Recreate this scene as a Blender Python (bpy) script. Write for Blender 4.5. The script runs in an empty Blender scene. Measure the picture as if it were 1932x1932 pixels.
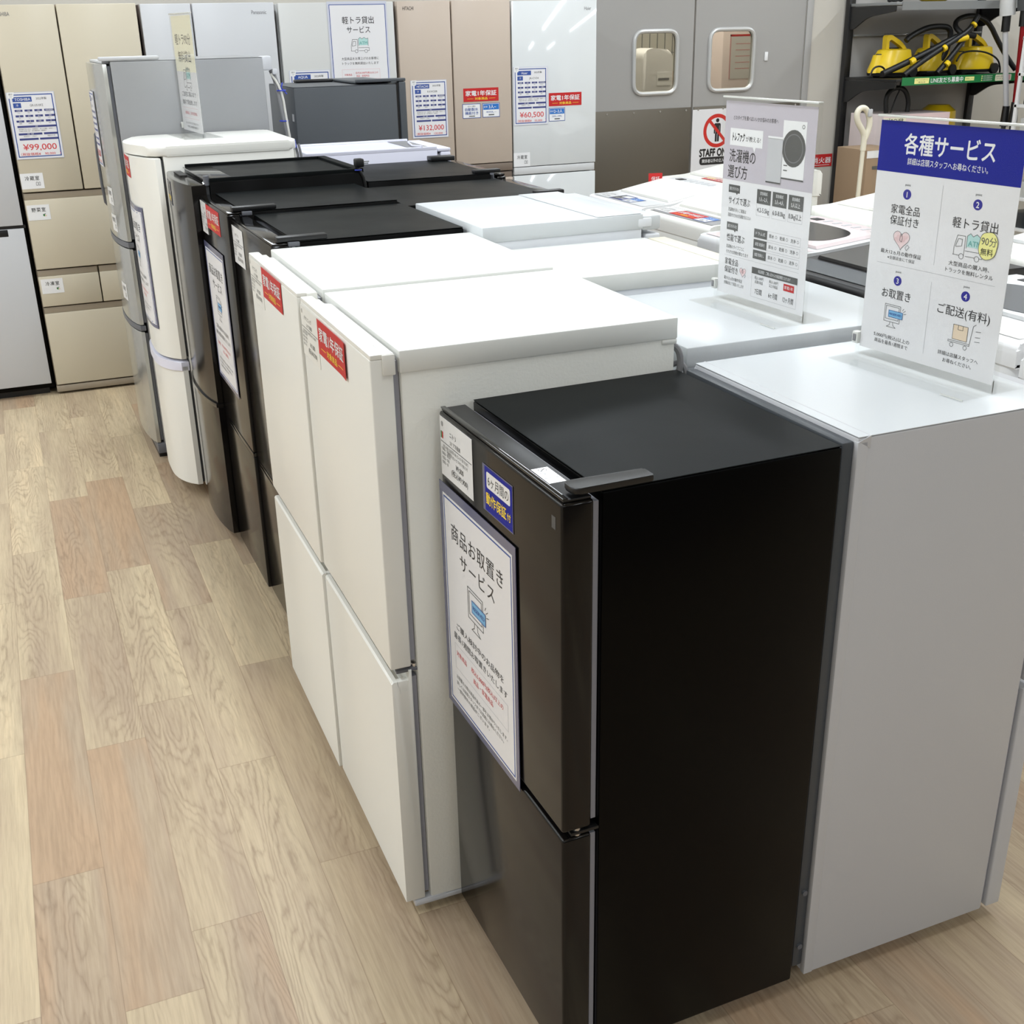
import bpy, bmesh, math, random
from mathutils import Vector, Matrix

S = bpy.context.scene
C = S.collection
R = math.radians
random.seed(7)

# ------------------------------------------------------------------ camera
F_PX = 2190.7
PITCH, ROLL, YAW = .40291, -.02122, .39147
fw = Vector((math.sin(YAW)*math.cos(PITCH), math.cos(YAW)*math.cos(PITCH), -math.sin(PITCH)))
rt = Vector((math.cos(YAW), -math.sin(YAW), 0))
up = rt.cross(fw)
cr, sr = math.cos(ROLL), math.sin(ROLL)
Rv, Uv = rt*cr+up*sr, up*cr-rt*sr
cam = bpy.data.cameras.new('camera')
cam.sensor_width = 36
cam.lens = 36*F_PX/1932
cam.shift_x = (966-964.52)/1932
cam.shift_y = (982.19-966)/1932
cam.clip_start = .05
co = bpy.data.objects.new('camera', cam)
C.objects.link(co)
m3 = Matrix((Rv, Uv, -fw)).transposed()
co.matrix_world = Matrix.Translation((0, 0, 1.75)) @ m3.to_4x4()
S.camera = co

# ------------------------------------------------------------------ world, lights, exposure
w = bpy.data.worlds.new('store_air')
S.world = w
w.use_nodes = True
w.node_tree.nodes['Background'].inputs[0].default_value = (.95, .97, 1, 1)
w.node_tree.nodes['Background'].inputs[1].default_value = .35
S.view_settings.view_transform = 'Standard'
S.view_settings.look = 'None'
S.view_settings.exposure = 0
S.view_settings.gamma = 1
S.cycles.use_denoising = True
S.cycles.max_bounces = 10
S.cycles.sample_clamp_indirect = 6
CEIL = 3.1
def area(x, y, sx, sy, power, col=(.905, .975, 1.04)):
    l = bpy.data.lights.new('ceiling_light', 'AREA')
    l.shape = 'RECTANGLE'
    l.size, l.size_y = sx, sy
    l.energy = power
    l.color = col
    o = bpy.data.objects.new('ceiling_light', l)
    C.objects.link(o)
    o.location = (x, y, CEIL-.03)
for lx in (-3.2, -1.2, .8, 2.8, 4.8, 6.8):
    for ly in (-2.8, 1.9, 3.9, 5.8):
        area(lx, ly, .16, 2.0, (23.5 if ly > 0 else 34)*(1.7 if lx < -3 else 1))  # south row added as fill; west column strengthened to brighten the fronts
area(4.3, 7.6, 1.6, .5, 75, (1, .95, .86))      # lamp of the stock room behind the doors

# ------------------------------------------------------------------ materials
MATS = {}
def srgb(c):
    return tuple(((v/255)/12.92 if v/255 <= .04045 else (((v/255)+.055)/1.055)**2.4) for v in c)
def mat(name, col, rough=.4, metal=0, spec=.5, coat=0, bump=0, bscale=200, alpha=1, noise=0, nscale=3):
    if name in MATS:
        return MATS[name]
    m = bpy.data.materials.new(name)
    m.use_nodes = True
    nt = m.node_tree
    b = nt.nodes['Principled BSDF']
    b.inputs['Base Color'].default_value = (*srgb(col), 1)
    b.inputs['Roughness'].default_value = rough
    b.inputs['Metallic'].default_value = metal
    b.inputs['Specular IOR Level'].default_value = spec
    b.inputs['Coat Weight'].default_value = coat
    b.inputs['Coat Roughness'].default_value = .06
    tc = None
    if bump or noise:
        tc = nt.nodes.new('ShaderNodeTexCoord')
    if bump:
        n = nt.nodes.new('ShaderNodeTexNoise')
        n.inputs['Scale'].default_value = bscale
        n.inputs['Detail'].default_value = 3
        nt.links.new(tc.outputs['Object'], n.inputs['Vector'])
        bp = nt.nodes.new('ShaderNodeBump')
        bp.inputs['Strength'].default_value = bump
        bp.inputs['Distance'].default_value = .001
        nt.links.new(n.outputs['Fac'], bp.inputs['Height'])
        nt.links.new(bp.outputs['Normal'], b.inputs['Normal'])
    if noise:       # faint unevenness of the finish: smudges that vary the gloss
        n = nt.nodes.new('ShaderNodeTexNoise')
        n.inputs['Scale'].default_value = nscale
        n.inputs['Detail'].default_value = 4
        nt.links.new(tc.outputs['Object'], n.inputs['Vector'])
        mr = nt.nodes.new('ShaderNodeMapRange')
        mr.inputs['To Min'].default_value = max(.02, rough-noise)
        mr.inputs['To Max'].default_value = rough+noise
        nt.links.new(n.outputs['Fac'], mr.inputs['Value'])
        nt.links.new(mr.outputs['Result'], b.inputs['Roughness'])
    MATS[name] = m
    return m

def clear(name, tint=(1, 1, 1), gloss=.006, rough=.03):
    m = bpy.data.materials.new(name)
    m.use_nodes = True
    nt = m.node_tree
    nt.nodes.clear()
    o = nt.nodes.new('ShaderNodeOutputMaterial')
    mix = nt.nodes.new('ShaderNodeMixShader')
    t = nt.nodes.new('ShaderNodeBsdfTransparent')
    t.inputs[0].default_value = (*tint, 1)
    g = nt.nodes.new('ShaderNodeBsdfGlossy')
    g.inputs['Roughness'].default_value = rough
    fr = nt.nodes.new('ShaderNodeLayerWeight')
    fr.inputs['Blend'].default_value = .5
    pw = nt.nodes.new('ShaderNodeMath')
    pw.operation = 'POWER'
    pw.inputs[1].default_value = 4
    ma = nt.nodes.new('ShaderNodeMath')
    ma.operation = 'MULTIPLY_ADD'
    ma.inputs[1].default_value = .45
    ma.inputs[2].default_value = gloss
    nt.links.new(fr.outputs['Facing'], pw.inputs[0])
    nt.links.new(pw.outputs[0], ma.inputs[0])
    nt.links.new(ma.outputs[0], mix.inputs[0])
    nt.links.new(t.outputs[0], mix.inputs[1])
    nt.links.new(g.outputs[0], mix.inputs[2])
    nt.links.new(mix.outputs[0], o.inputs[0])
    MATS[name] = m
    return m

WHITE = mat('white_enamel', (230, 229, 222), .32, noise=.05)
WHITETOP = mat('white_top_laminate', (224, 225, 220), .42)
WHITESIDE = mat('white_grained_steel', (224, 224, 217), .45, bump=.5, bscale=160)
COOLTOP_DIM = mat('cool_white_dimmed_top', (207, 211, 213), .3, bump=.12, bscale=150)  # copy of the cool white for tops, darkened in colour against strong overhead light
COOLWHITE = mat('cool_white_enamel', (226, 229, 233), .3, bump=.15, bscale=120)
SILVERW = mat('pale_silver_steel', (195, 196, 199), .36, bump=.12, bscale=300)
LAVENDER = mat('lavender_white_plastic', (222, 222, 236), .35)
GREYPL = mat('grey_gasket', (150, 150, 158), .55)
DKGREY = mat('dark_grey_plastic', (70, 72, 74), .45)
BLACKG = mat('gloss_black_door', (13, 12, 11), .1, spec=.6, noise=.04)
BLACKF = mat('black_brown_door_film', (15, 13, 12), .14, spec=.3, noise=.05, nscale=6)
BLACKT = mat('black_painted_top', (22, 24, 24), .36, spec=.03, bump=.08, bscale=500, noise=.07, nscale=5)
BLACKS = mat('black_steel_side', (3, 3, 3), .28, spec=.11)
BLACKP = mat('black_plastic', (16, 16, 17), .4)
CHARC = mat('charcoal_grey_steel', (70, 74, 78), .4, bump=.2, bscale=400)
SILVER = mat('silver_grey_steel', (148, 149, 150), .38, metal=.25, bump=.06, bscale=300)
SILVERD = mat('silver_grey_door', (178, 178, 172), .16, metal=.5)
DKSILVER = mat('dark_silver_handle', (96, 98, 104), .4)
CHROME = mat('bright_metal', (200, 200, 200), .25, metal=1)
BEIGE = mat('beige_glass_door', (200, 191, 170), .38)
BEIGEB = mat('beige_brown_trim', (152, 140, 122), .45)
PEARL = mat('pearl_grey_door', (197, 198, 200), .36)
OFFW = mat('off_white_door', (200, 200, 197), .36)
CHAMP = mat('champagne_door', (190, 175, 160), .38)
CHAMPD = mat('champagne_brown_trim', (120, 106, 94), .45)
ICEW = mat('white_glass_door', (219, 222, 222), .06, coat=.4)
GAP = mat('dark_gap', (30, 27, 24), .7)
DOORG = mat('grey_painted_door', (160, 158, 155), .4, bump=.04, bscale=400)
KICK = mat('brushed_steel_kick_plate', (110, 104, 94), .38, metal=.7, bump=.05, bscale=350)
ALU = mat('aluminium_window_frame', (196, 196, 194), .35, metal=.3)
CREAMW = mat('cream_wall', (196, 191, 181), .7)
CREAMPL = mat('cream_plastic', (226, 220, 200), .4)
YEL = mat('yellow_plastic', (226, 192, 28), .3, noise=.04)
RUB = mat('black_rubber_hose', (17, 17, 17), .45)
GREYC = mat('grey_cord', (128, 128, 130), .5)
BLUETIE = mat('blue_wire_tie', (40, 60, 170), .5)
GREEN = mat('green_shelf_strip', (24, 118, 62), .4)
REDPL = mat('red_anodised_tube', (150, 24, 30), .3, metal=.5)
GREYBOARD = mat('grey_back_board', (172, 170, 168), .7)
SHELFG = mat('grey_shelf_steel', (136, 138, 138), .4, metal=.3)
CARD_PINK = mat('printed_carton', (214, 200, 198), .6)
CARD_BR = mat('brown_cardboard', (150, 126, 100), .8)
PINK = mat('pale_pink_plastic', (214, 200, 200), .35)
SMOKE = mat('smoked_lid_glass', (58, 56, 56), .1, spec=.6)
TEAL = mat('grey_green_plastic', (70, 88, 88), .4)
GREYLID = mat('grey_washer_strip', (150, 150, 152), .35)
PALEGR = mat('pale_grey_plastic', (206, 207, 207), .4)
TAN = mat('tan_lid', (164, 138, 112), .3)
# printed colours
P_W = mat('print_white', (232, 232, 232), .3, coat=.3)
P_P = mat('print_paper', (226, 225, 226), .45, coat=.25)
P_K = mat('print_black', (34, 32, 32), .45)
P_G = mat('print_grey', (120, 120, 122), .5)
P_DG = mat('print_dark_grey', (86, 86, 84), .45)
P_LG = mat('print_light_grey', (190, 190, 192), .5)
P_B = mat('print_blue', (48, 78, 150), .4)
P_N = mat('print_navy', (62, 68, 124), .4)
P_ROY = mat('print_royal_blue', (16, 28, 140), .5, spec=.2)
P_IND = mat('print_indigo', (38, 34, 142), .4)
P_R = mat('print_red', (190, 40, 40), .5, spec=.3)
P_RP = mat('print_price_red', (206, 62, 66), .45)
P_PK = mat('print_pink', (222, 170, 172), .5)
P_PKL = mat('print_pale_pink', (232, 208, 208), .5)
P_Y = mat('print_yellow', (246, 214, 60), .45)
P_YL = mat('print_pale_yellow', (238, 234, 150), .5)
P_CRM = mat('print_cream', (236, 232, 206), .45)
P_T = mat('print_teal', (110, 172, 166), .5)
P_TL = mat('print_pale_teal', (178, 214, 210), .5)
P_SKY = mat('print_sky_blue', (120, 176, 214), .5)
P_BL2 = mat('print_bright_blue', (40, 112, 190), .4)
P_LIL = mat('print_lilac_grey', (190, 184, 192), .4, coat=.25)
P_TAN = mat('print_tan', (226, 206, 180), .5)
P_GRN = mat('print_green', (60, 130, 70), .5)
SLEEVE = mat('blue_grey_sleeve', (86, 88, 118), .2, coat=.3)
SLEEVEC = mat('clear_sleeve', (206, 208, 220), .15, coat=.4)
ACRYL = clear('clear_acrylic', (.99, .992, .99))
ACEDGE = mat('acrylic_edge', (205, 206, 200), .1, spec=.8)
GLASS = clear('window_glass', (.72, .72, .68))

# ------------------------------------------------------------------ mesh builder
class MB:
    def __init__(s):
        s.v, s.f, s.mi, s.mats = [], [], [], []
        s.M = None
    def m(s, mat_):
        if mat_ not in s.mats:
            s.mats.append(mat_)
        return s.mats.index(mat_)
    def add(s, vs, fs, mat_):
        o = len(s.v)
        s.v += [tuple(s.M @ Vector(v)) if s.M else tuple(v) for v in vs]
        k = s.m(mat_)
        for f in fs:
            s.f.append([i+o for i in f])
            s.mi.append(k)
        return s
    def box(s, x0, x1, y0, y1, z0, z1, mat_, r=0, seg=2):
        x0, x1 = min(x0, x1), max(x0, x1)
        y0, y1 = min(y0, y1), max(y0, y1)
        z0, z1 = min(z0, z1), max(z0, z1)
        if r <= 0:
            vs = [(x, y, z) for x in (x0, x1) for y in (y0, y1) for z in (z0, z1)]
            return s.add(vs, [(0, 1, 3, 2), (4, 6, 7, 5), (0, 4, 5, 1), (2, 3, 7, 6), (0, 2, 6, 4), (1, 5, 7, 3)], mat_)
        r = min(r, .49*(x1-x0), .49*(y1-y0), .49*(z1-z0))
        bm = bmesh.new()
        bmesh.ops.create_cube(bm, size=1)
        for v in bm.verts:
            v.co = Vector(((x0+x1)/2+v.co.x*(x1-x0), (y0+y1)/2+v.co.y*(y1-y0), (z0+z1)/2+v.co.z*(z1-z0)))
        bmesh.ops.bevel(bm, geom=bm.edges[:], offset=r, segments=seg, profile=.5, affect='EDGES')
        bm.verts.index_update()
        s.add([v.co.copy() for v in bm.verts], [[v.index for v in f.verts] for f in bm.faces], mat_)
        bm.free()
        return s
    def prism(s, poly, a0, a1, mat_, axis='y', r=0):
        # poly: points in the two other axes (in xyz order); extruded a0..a1 along axis, r bevels the rims
        def P(p, a):
            if axis == 'y':
                return (p[0], a, p[1])
            if axis == 'x':
                return (a, p[0], p[1])
            return (p[0], p[1], a)
        n = len(poly)
        bm = bmesh.new()
        A = [bm.verts.new(P(p, a0)) for p in poly]
        B = [bm.verts.new(P(p, a1)) for p in poly]
        fa, fb = bm.faces.new(A), bm.faces.new(B[::-1])
        for i in range(n):
            bm.faces.new((A[i], B[i], B[(i+1) % n], A[(i+1) % n]))
        if r:
            bmesh.ops.bevel(bm, geom=list(fa.edges)+list(fb.edges), offset=r, segments=2, profile=.5, affect='EDGES')
        bm.verts.index_update()
        s.add([v.co.copy() for v in bm.verts], [[v.index for v in f.verts] for f in bm.faces], mat_)
        bm.free()
        return s
    def tube(s, pts, rad, mat_, n=10, closed=False, smooth=0):
        pts = [Vector(p) for p in pts]
        for _ in range(smooth):
            q = []
            N = len(pts)
            rng = range(N) if closed else range(N-1)
            for i in rng:
                a, b = pts[i], pts[(i+1) % N]
                q += [a*.75+b*.25, a*.25+b*.75]
            if not closed:
                q = [pts[0]]+q+[pts[-1]]
            pts = q
        N = len(pts)
        rads = rad if isinstance(rad, (list, tuple)) else None
        vs, fs = [], []
        prev = None
        for i, p in enumerate(pts):
            if closed:
                t = (pts[(i+1) % N]-pts[i-1]).normalized()
            else:
                t = (pts[min(i+1, N-1)]-pts[max(i-1, 0)]).normalized()
            if prev is None:
                a = Vector((0, 0, 1)) if abs(t.z) < .9 else Vector((1, 0, 0))
                u = t.cross(a).normalized()
            else:
                u = (prev-t*prev.dot(t)).normalized()
            prev = u
            v = t.cross(u)
            rr = rad if rads is None else rads[0]+(rads[1]-rads[0])*i/(N-1)
            for k in range(n):
                a = 2*math.pi*k/n
                vs.append(p+u*rr*math.cos(a)+v*rr*math.sin(a))
        for i in range(N if closed else N-1):
            j = (i+1) % N
            for k in range(n):
                fs.append((i*n+k, i*n+(k+1) % n, j*n+(k+1) % n, j*n+k))
        if not closed:
            fs += [tuple(range(n-1, -1, -1)), tuple((N-1)*n+k for k in range(n))]
        return s.add(vs, fs, mat_)
    def rings(s, rows, mat_, n=24):
        # rows: (cx, cy, z, rx, ry, power) stacked super-ellipse sections, capped
        vs, fs = [], []
        for (cx, cy, z, rx, ry, pw) in rows:
            for k in range(n):
                a = 2*math.pi*k/n
                c, d = math.cos(a), math.sin(a)
                vs.append((cx+rx*math.copysign(abs(c)**(2/pw), c), cy+ry*math.copysign(abs(d)**(2/pw), d), z))
        for i in range(len(rows)-1):
            for k in range(n):
                fs.append((i*n+k, i*n+(k+1) % n, (i+1)*n+(k+1) % n, (i+1)*n+k))
        fs += [tuple(range(n-1, -1, -1)), tuple((len(rows)-1)*n+k for k in range(n))]
        return s.add(vs, fs, mat_)
    def build(s, name, parent=None, angle=38, fix=True):
        me = bpy.data.meshes.new(name)
        me.from_pydata(s.v, [], s.f)
        for m_ in s.mats:
            me.materials.append(m_)
        me.polygons.foreach_set('material_index', s.mi)
        if fix:
            bm = bmesh.new()
            bm.from_mesh(me)
            bmesh.ops.recalc_face_normals(bm, faces=bm.faces[:])
            bm.to_mesh(me)
            bm.free()
        me.polygons.foreach_set('use_smooth', [True]*len(me.polygons))
        me.set_sharp_from_angle(angle=R(angle))
        me.update()
        o = bpy.data.objects.new(name, me)
        C.objects.link(o)
        if parent:
            o.parent = parent
        return o

def rpoly(pts, rad, seg=4):
    # round the corners of a polygon; rad: one radius or one per corner
    out, n = [], len(pts)
    for i in range(n):
        p = Vector(pts[i]).to_2d()
        a, b = Vector(pts[i-1]).to_2d()-p, Vector(pts[(i+1) % n]).to_2d()-p
        r = rad[i] if isinstance(rad, (list, tuple)) else rad
        r = min(r, a.length*.49, b.length*.49)
        if r <= 0:
            out.append((p.x, p.y))
            continue
        p0, p1 = p+a.normalized()*r, p+b.normalized()*r
        for k in range(seg+1):
            t = k/seg
            q = p0*(1-t)**2+p*2*t*(1-t)+p1*t*t
            out.append((q.x, q.y))
    return out

def thing(name, label, cat, loc=(0, 0, 0), rotz=0, group=None):
    o = bpy.data.objects.new(name, None)
    C.objects.link(o)
    o.location = loc
    o.rotation_euler = (0, 0, rotz)
    o.empty_display_size = .1
    o['label'] = label
    o['category'] = cat
    if group:
        o['group'] = group
    return o
def tag(o, label, cat, group=None):
    o['label'] = label
    o['category'] = cat
    if group:
        o['group'] = group
    return o
def struct(o):
    o['kind'] = 'structure'
    return o
def plabel(o, s):
    o['label'] = s
    return o

# ------------------------------------------------------------------ lettering
TC = {}
def text_mesh(s, sp=1.0, bold=0.0, res=3):
    k = (s, sp, bold, res)
    if k not in TC:
        cu = bpy.data.curves.new('t', 'FONT')
        cu.body = s
        cu.size = 1
        cu.resolution_u = res
        cu.space_character = sp
        cu.offset = bold
        ob = bpy.data.objects.new('t', cu)
        me = ob.to_mesh()
        vs = [tuple(v.co) for v in me.vertices]
        fs = [tuple(p.vertices) for p in me.polygons]
        ob.to_mesh_clear()
        bpy.data.objects.remove(ob)
        bpy.data.curves.remove(cu)
        x0 = min(v[0] for v in vs) if vs else 0
        x1 = max(v[0] for v in vs) if vs else 1
        TC[k] = (vs, fs, x0, x1)
    return TC[k]

class Card:
    """flat print: u to the reader's right, v down, both in card units (W x H units over |U| x |V| metres)"""
    def __init__(s, O, U, V, W, H, warp=None, step=.00022):
        s.O, s.U, s.V, s.W, s.H = Vector(O), Vector(U), Vector(V), W, H
        s.N = s.V.cross(s.U).normalized()
        s.mb = MB()
        s.warp = warp
        s.step = step
        s.asp = (s.U.length/W)/(s.V.length/H)
    def p(s, u, v, layer):
        q = s.O+s.U*(u/s.W)+s.V*(v/s.H)+s.N*(layer*s.step)
        if s.warp:
            q.x += s.warp(q.y)
        return q
    def base(s, mat_, th=.0006, u0=0, v0=0, u1=None, v1=None, layer=0, n=1):
        u1 = s.W if u1 is None else u1
        v1 = s.H if v1 is None else v1
        L0, L1 = layer-th/s.step, layer
        n = 10 if s.warp else n
        vs = []
        for i in range(n+1):
            u = u0+(u1-u0)*i/n
            vs += [s.p(u, v0, L1), s.p(u, v1, L1), s.p(u, v1, L0), s.p(u, v0, L0)]
        fs = []
        for i in range(n):
            a, b = i*4, i*4+4
            fs += [(a, a+1, b+1, b), (a+1, a+2, b+2, b+1), (a+2, a+3, b+3, b+2), (a+3, a, b, b+3)]
        fs += [(3, 2, 1, 0), (n*4, n*4+1, n*4+2, n*4+3)]
        s.mb.add(vs, fs, mat_)
        return s
    def poly(s, pts, mat_, layer=1):
        s.mb.add([s.p(u, v, layer) for u, v in pts], [tuple(range(len(pts)))], mat_)
        return s
    def rect(s, u0, v0, u1, v1, mat_, layer=1):
        if s.warp:
            n = 6
            for i in range(n):
                s.poly([(u0+(u1-u0)*i/n, v0), (u0+(u1-u0)*i/n, v1), (u0+(u1-u0)*(i+1)/n, v1), (u0+(u1-u0)*(i+1)/n, v0)], mat_, layer)
            return s
        return s.poly([(u0, v0), (u0, v1), (u1, v1), (u1, v0)], mat_, layer)
    def rrect(s, u0, v0, u1, v1, r, mat_, layer=1):
        return s.poly(rpoly([(u0, v0), (u0, v1), (u1, v1), (u1, v0)], r), mat_, layer)
    def line(s, pts, wd, mat_, layer=1, closed=False):
        n = len(pts)
        for i in range(n if closed else n-1):
            a, b = Vector(pts[i]), Vector(pts[(i+1) % n])
            d = (b-a)
            if d.length < 1e-6:
                continue
            d.normalize()
            q = Vector((-d.y, d.x))*wd/2
            e = d*wd*.3
            s.poly([a-e+q, a-e-q, b+e-q, b+e+q], mat_, layer)
        return s
    def frame(s, u0, v0, u1, v1, wd, mat_, layer=1):
        s.rect(u0, v0, u1, v0+wd, mat_, layer)
        s.rect(u0, v1-wd, u1, v1, mat_, layer)
        s.rect(u0, v0+wd, u0+wd, v1-wd, mat_, layer)
        return s.rect(u1-wd, v0+wd, u1, v1-wd, mat_, layer)
    def disc(s, cu, cv, r, mat_, layer=1, ry=None, n=24, a0=0, a1=360):
        ry = ry or r
        return s.poly([(cu+r*math.cos(R(a0+(a1-a0)*k/n)), cv-ry*math.sin(R(a0+(a1-a0)*k/n))) for k in range(n)], mat_, layer)
    def ring(s, cu, cv, r, wd, mat_, layer=1, n=28, ry=None):
        ry = ry or r
        vs, fs = [], []
        for k in range(n):
            c_, d_ = math.cos(2*math.pi*k/n), math.sin(2*math.pi*k/n)
            vs += [s.p(cu+(r-wd/2)*c_, cv-(ry-wd/2)*d_, layer), s.p(cu+(r+wd/2)*c_, cv-(ry+wd/2)*d_, layer)]
            e = 2*((k+1) % n)
            fs.append((2*k, 2*k+1, e+1, e))
        s.mb.add(vs, fs, mat_)
        return s
    def text(s, t, u, v, h, mat_, align='C', width=None, sp=1.0, bold=0.0, layer=2, res=3, slant=0):
        """t centred on row v; h = em height; width fits the line to that many units"""
        vs, fs, x0, x1 = text_mesh(t, sp, 0, res)
        if not vs:
            return s
        sy = h
        sx = h if width is None else width/(x1-x0)
        if width is not None and h is None:
            sy = sx
        tw = (x1-x0)*sx
        a = {'C': u-tw/2, 'L': u, 'R': u-tw}[align]
        shifts = [(0, 0)] if not bold else [(-.6, 0), (.6, 0), (0, -.6), (0, .6)]
        for i, (dx, dy) in enumerate(shifts):
            s.mb.add([s.p(a+(x-x0+dx*bold)*sx+slant*(y-.36)*sy, v-(y-.36+dy*bold)*sy, layer+i*.06) for x, y, z in vs], fs, mat_)
        return s
    def build(s, name, parent=None):
        return s.mb.build(name, parent, fix=False)

def truck(c, u, v, k, lw, cargo=P_TL, txt='ATM'):
    L = lambda pts, cl=False: c.line([(u+x*k, v+y*k) for x, y in pts], lw, P_DG, 2, cl)
    c.poly([(u+x*k, v+y*k) for x, y in [(42, 0), (42, -32), (52, -40), (62, -32), (74, -40), (86, -32), (96, -36), (96, 0)]], cargo, 1)
    L([(0, 28), (0, 4), (8, -30), (36, -30), (36, 28)])
    L([(6, -2), (12, -20), (26, -20), (26, 0), (6, 4)], True)
    L([(-2, 28), (20, 28)])
    L([(42, 28), (74, 28)])
    L([(90, 28), (100, 28)])
    L([(40, 12), (100, 12), (100, 28)])
    L([(42, 4), (42, -32), (52, -40), (62, -32), (74, -40), (86, -32), (96, -36), (96, 4)])
    c.ring(u+28*k, v+30*k, 8*k, lw, P_DG, 2, 14)
    c.ring(u+82*k, v+30*k, 8*k, lw, P_DG, 2, 14)
    c.text(txt, u+69*k, v-12*k, 22*k, P_T, bold=.03, width=44*k)
def heart(c, u, v, k, lw):
    pts = []
    for i in range(26):
        t = 2*math.pi*i/26
        pts.append((u+k*16*math.sin(t)**3, v-k*(13*math.cos(t)-5*math.cos(2*t)-2*math.cos(3*t)-math.cos(4*t))))
    c.poly(pts, P_PKL, 1)
    c.line(pts, lw, P_G, 2, True)
    for i in range(-5, 5):
        c.line([(u+(i-2)*2.2*k, v+6*k-abs(i)*k*.6), (u+(i+2)*2.2*k, v-6*k)], lw*.5, P_PK, 2)
    c.line([(u-2*k, v-8*k), (u-3*k, v+2*k), (u+1*k, v+4*k), (u+2*k, v-2*k), (u, v-9*k)], lw, P_G, 3)
    c.line([(u+9*k, v+12*k), (u+13*k, v+7*k), (u+17*k, v+10*k), (u+12*k, v+16*k)], lw, P_G, 3, True)
def monitor(c, u, v, k, lw):
    L = lambda pts, cl=False: c.line([(u+x*k, v+y*k) for x, y in pts], lw, P_DG, 2, cl)
    L([(0, 0), (58, 0), (58, 52), (0, 52)], True)
    L([(5, 5), (53, 5), (53, 44), (5, 44)], True)
    L([(24, 52), (22, 62), (12, 68), (46, 68), (36, 62), (34, 52)])
    c.rect(u+16*k, v+17*k, u+68*k, v+37*k, P_SKY, 3)
    c.line([(u+16*k, v+17*k), (u+68*k, v+17*k), (u+68*k, v+37*k), (u+16*k, v+37*k)], lw, P_B, 4, True)
    c.text('RESERVED', u+42*k, v+27*k, 9*k, P_B, width=44*k, bold=.03, layer=4)
    L([(66, 10), (70, 4)])
    L([(70, 14), (77, 9)])
    L([(72, 20), (80, 18)])
def vegicon(c, u, v, k):
    c.disc(u, v, 3.4*k, P_GRN, 2, 2.4*k, 12)
    c.disc(u+2.6*k, v+.6*k, 2.2*k, P_TAN, 3, 2*k, 12)
    c.line([(u-3*k, v-2*k), (u+3*k, v-4*k)], .9*k, P_K, 3)
def milkicon(c, u, v, k):
    c.line([(u-4*k, v+3*k), (u-4*k, v-3*k), (u-2*k, v-5*k), (u, v-3*k), (u, v+3*k)], .8*k, P_DG, 2, True)
    c.line([(u+2*k, v+3*k), (u+2*k, v-4*k), (u+5*k, v-4*k), (u+5*k, v+3*k)], .8*k, P_DG, 2, True)

# ------------------------------------------------------------------ standard cards
def red_sticker(c):     # 210 x 80
    c.base(P_R)
    c.text('家電1年保証', 105, 31, 34, P_W, width=184, bold=.028)
    c.text('対象商品', 105, 63, 17, P_Y, width=76, bold=.02)
    c.rect(22, 62, 58, 63.6, P_Y, 2)
    c.rect(152, 62, 190, 63.6, P_Y, 2)
def white_tag(c, maker, kind, spec, price, tax, flag=False, paper=P_W):     # 150 x 105
    c.base(paper)
    c.ring(12, 12, 4, .9, P_DG, 2, 14)
    c.text('展', 12, 12, 6, P_DG)
    if flag:
        c.rect(3, 26, 9, 38, P_GRN, 1)
        c.rect(9, 26, 15, 38, P_R, 1)
    c.text(maker, 62, 22, 11, P_K)
    c.text(kind, 72, 36, 9, P_K)
    c.rect(3, 43, 147, 44.2, P_K, 1)
    c.text(spec[0], 72, 50, 7, P_DG, width=118)
    if len(spec) > 1:
        c.text(spec[1], 80, 59, 6.5, P_DG, width=96)
    for i in range(4):
        c.text('付属品・保証あり'[:8-i], 6, 56+i*8, 6, P_DG, 'L')
    c.text(price, 90, 72, 13, P_K)
    c.text(tax, 88, 87, 13, P_K, width=76)
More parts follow.
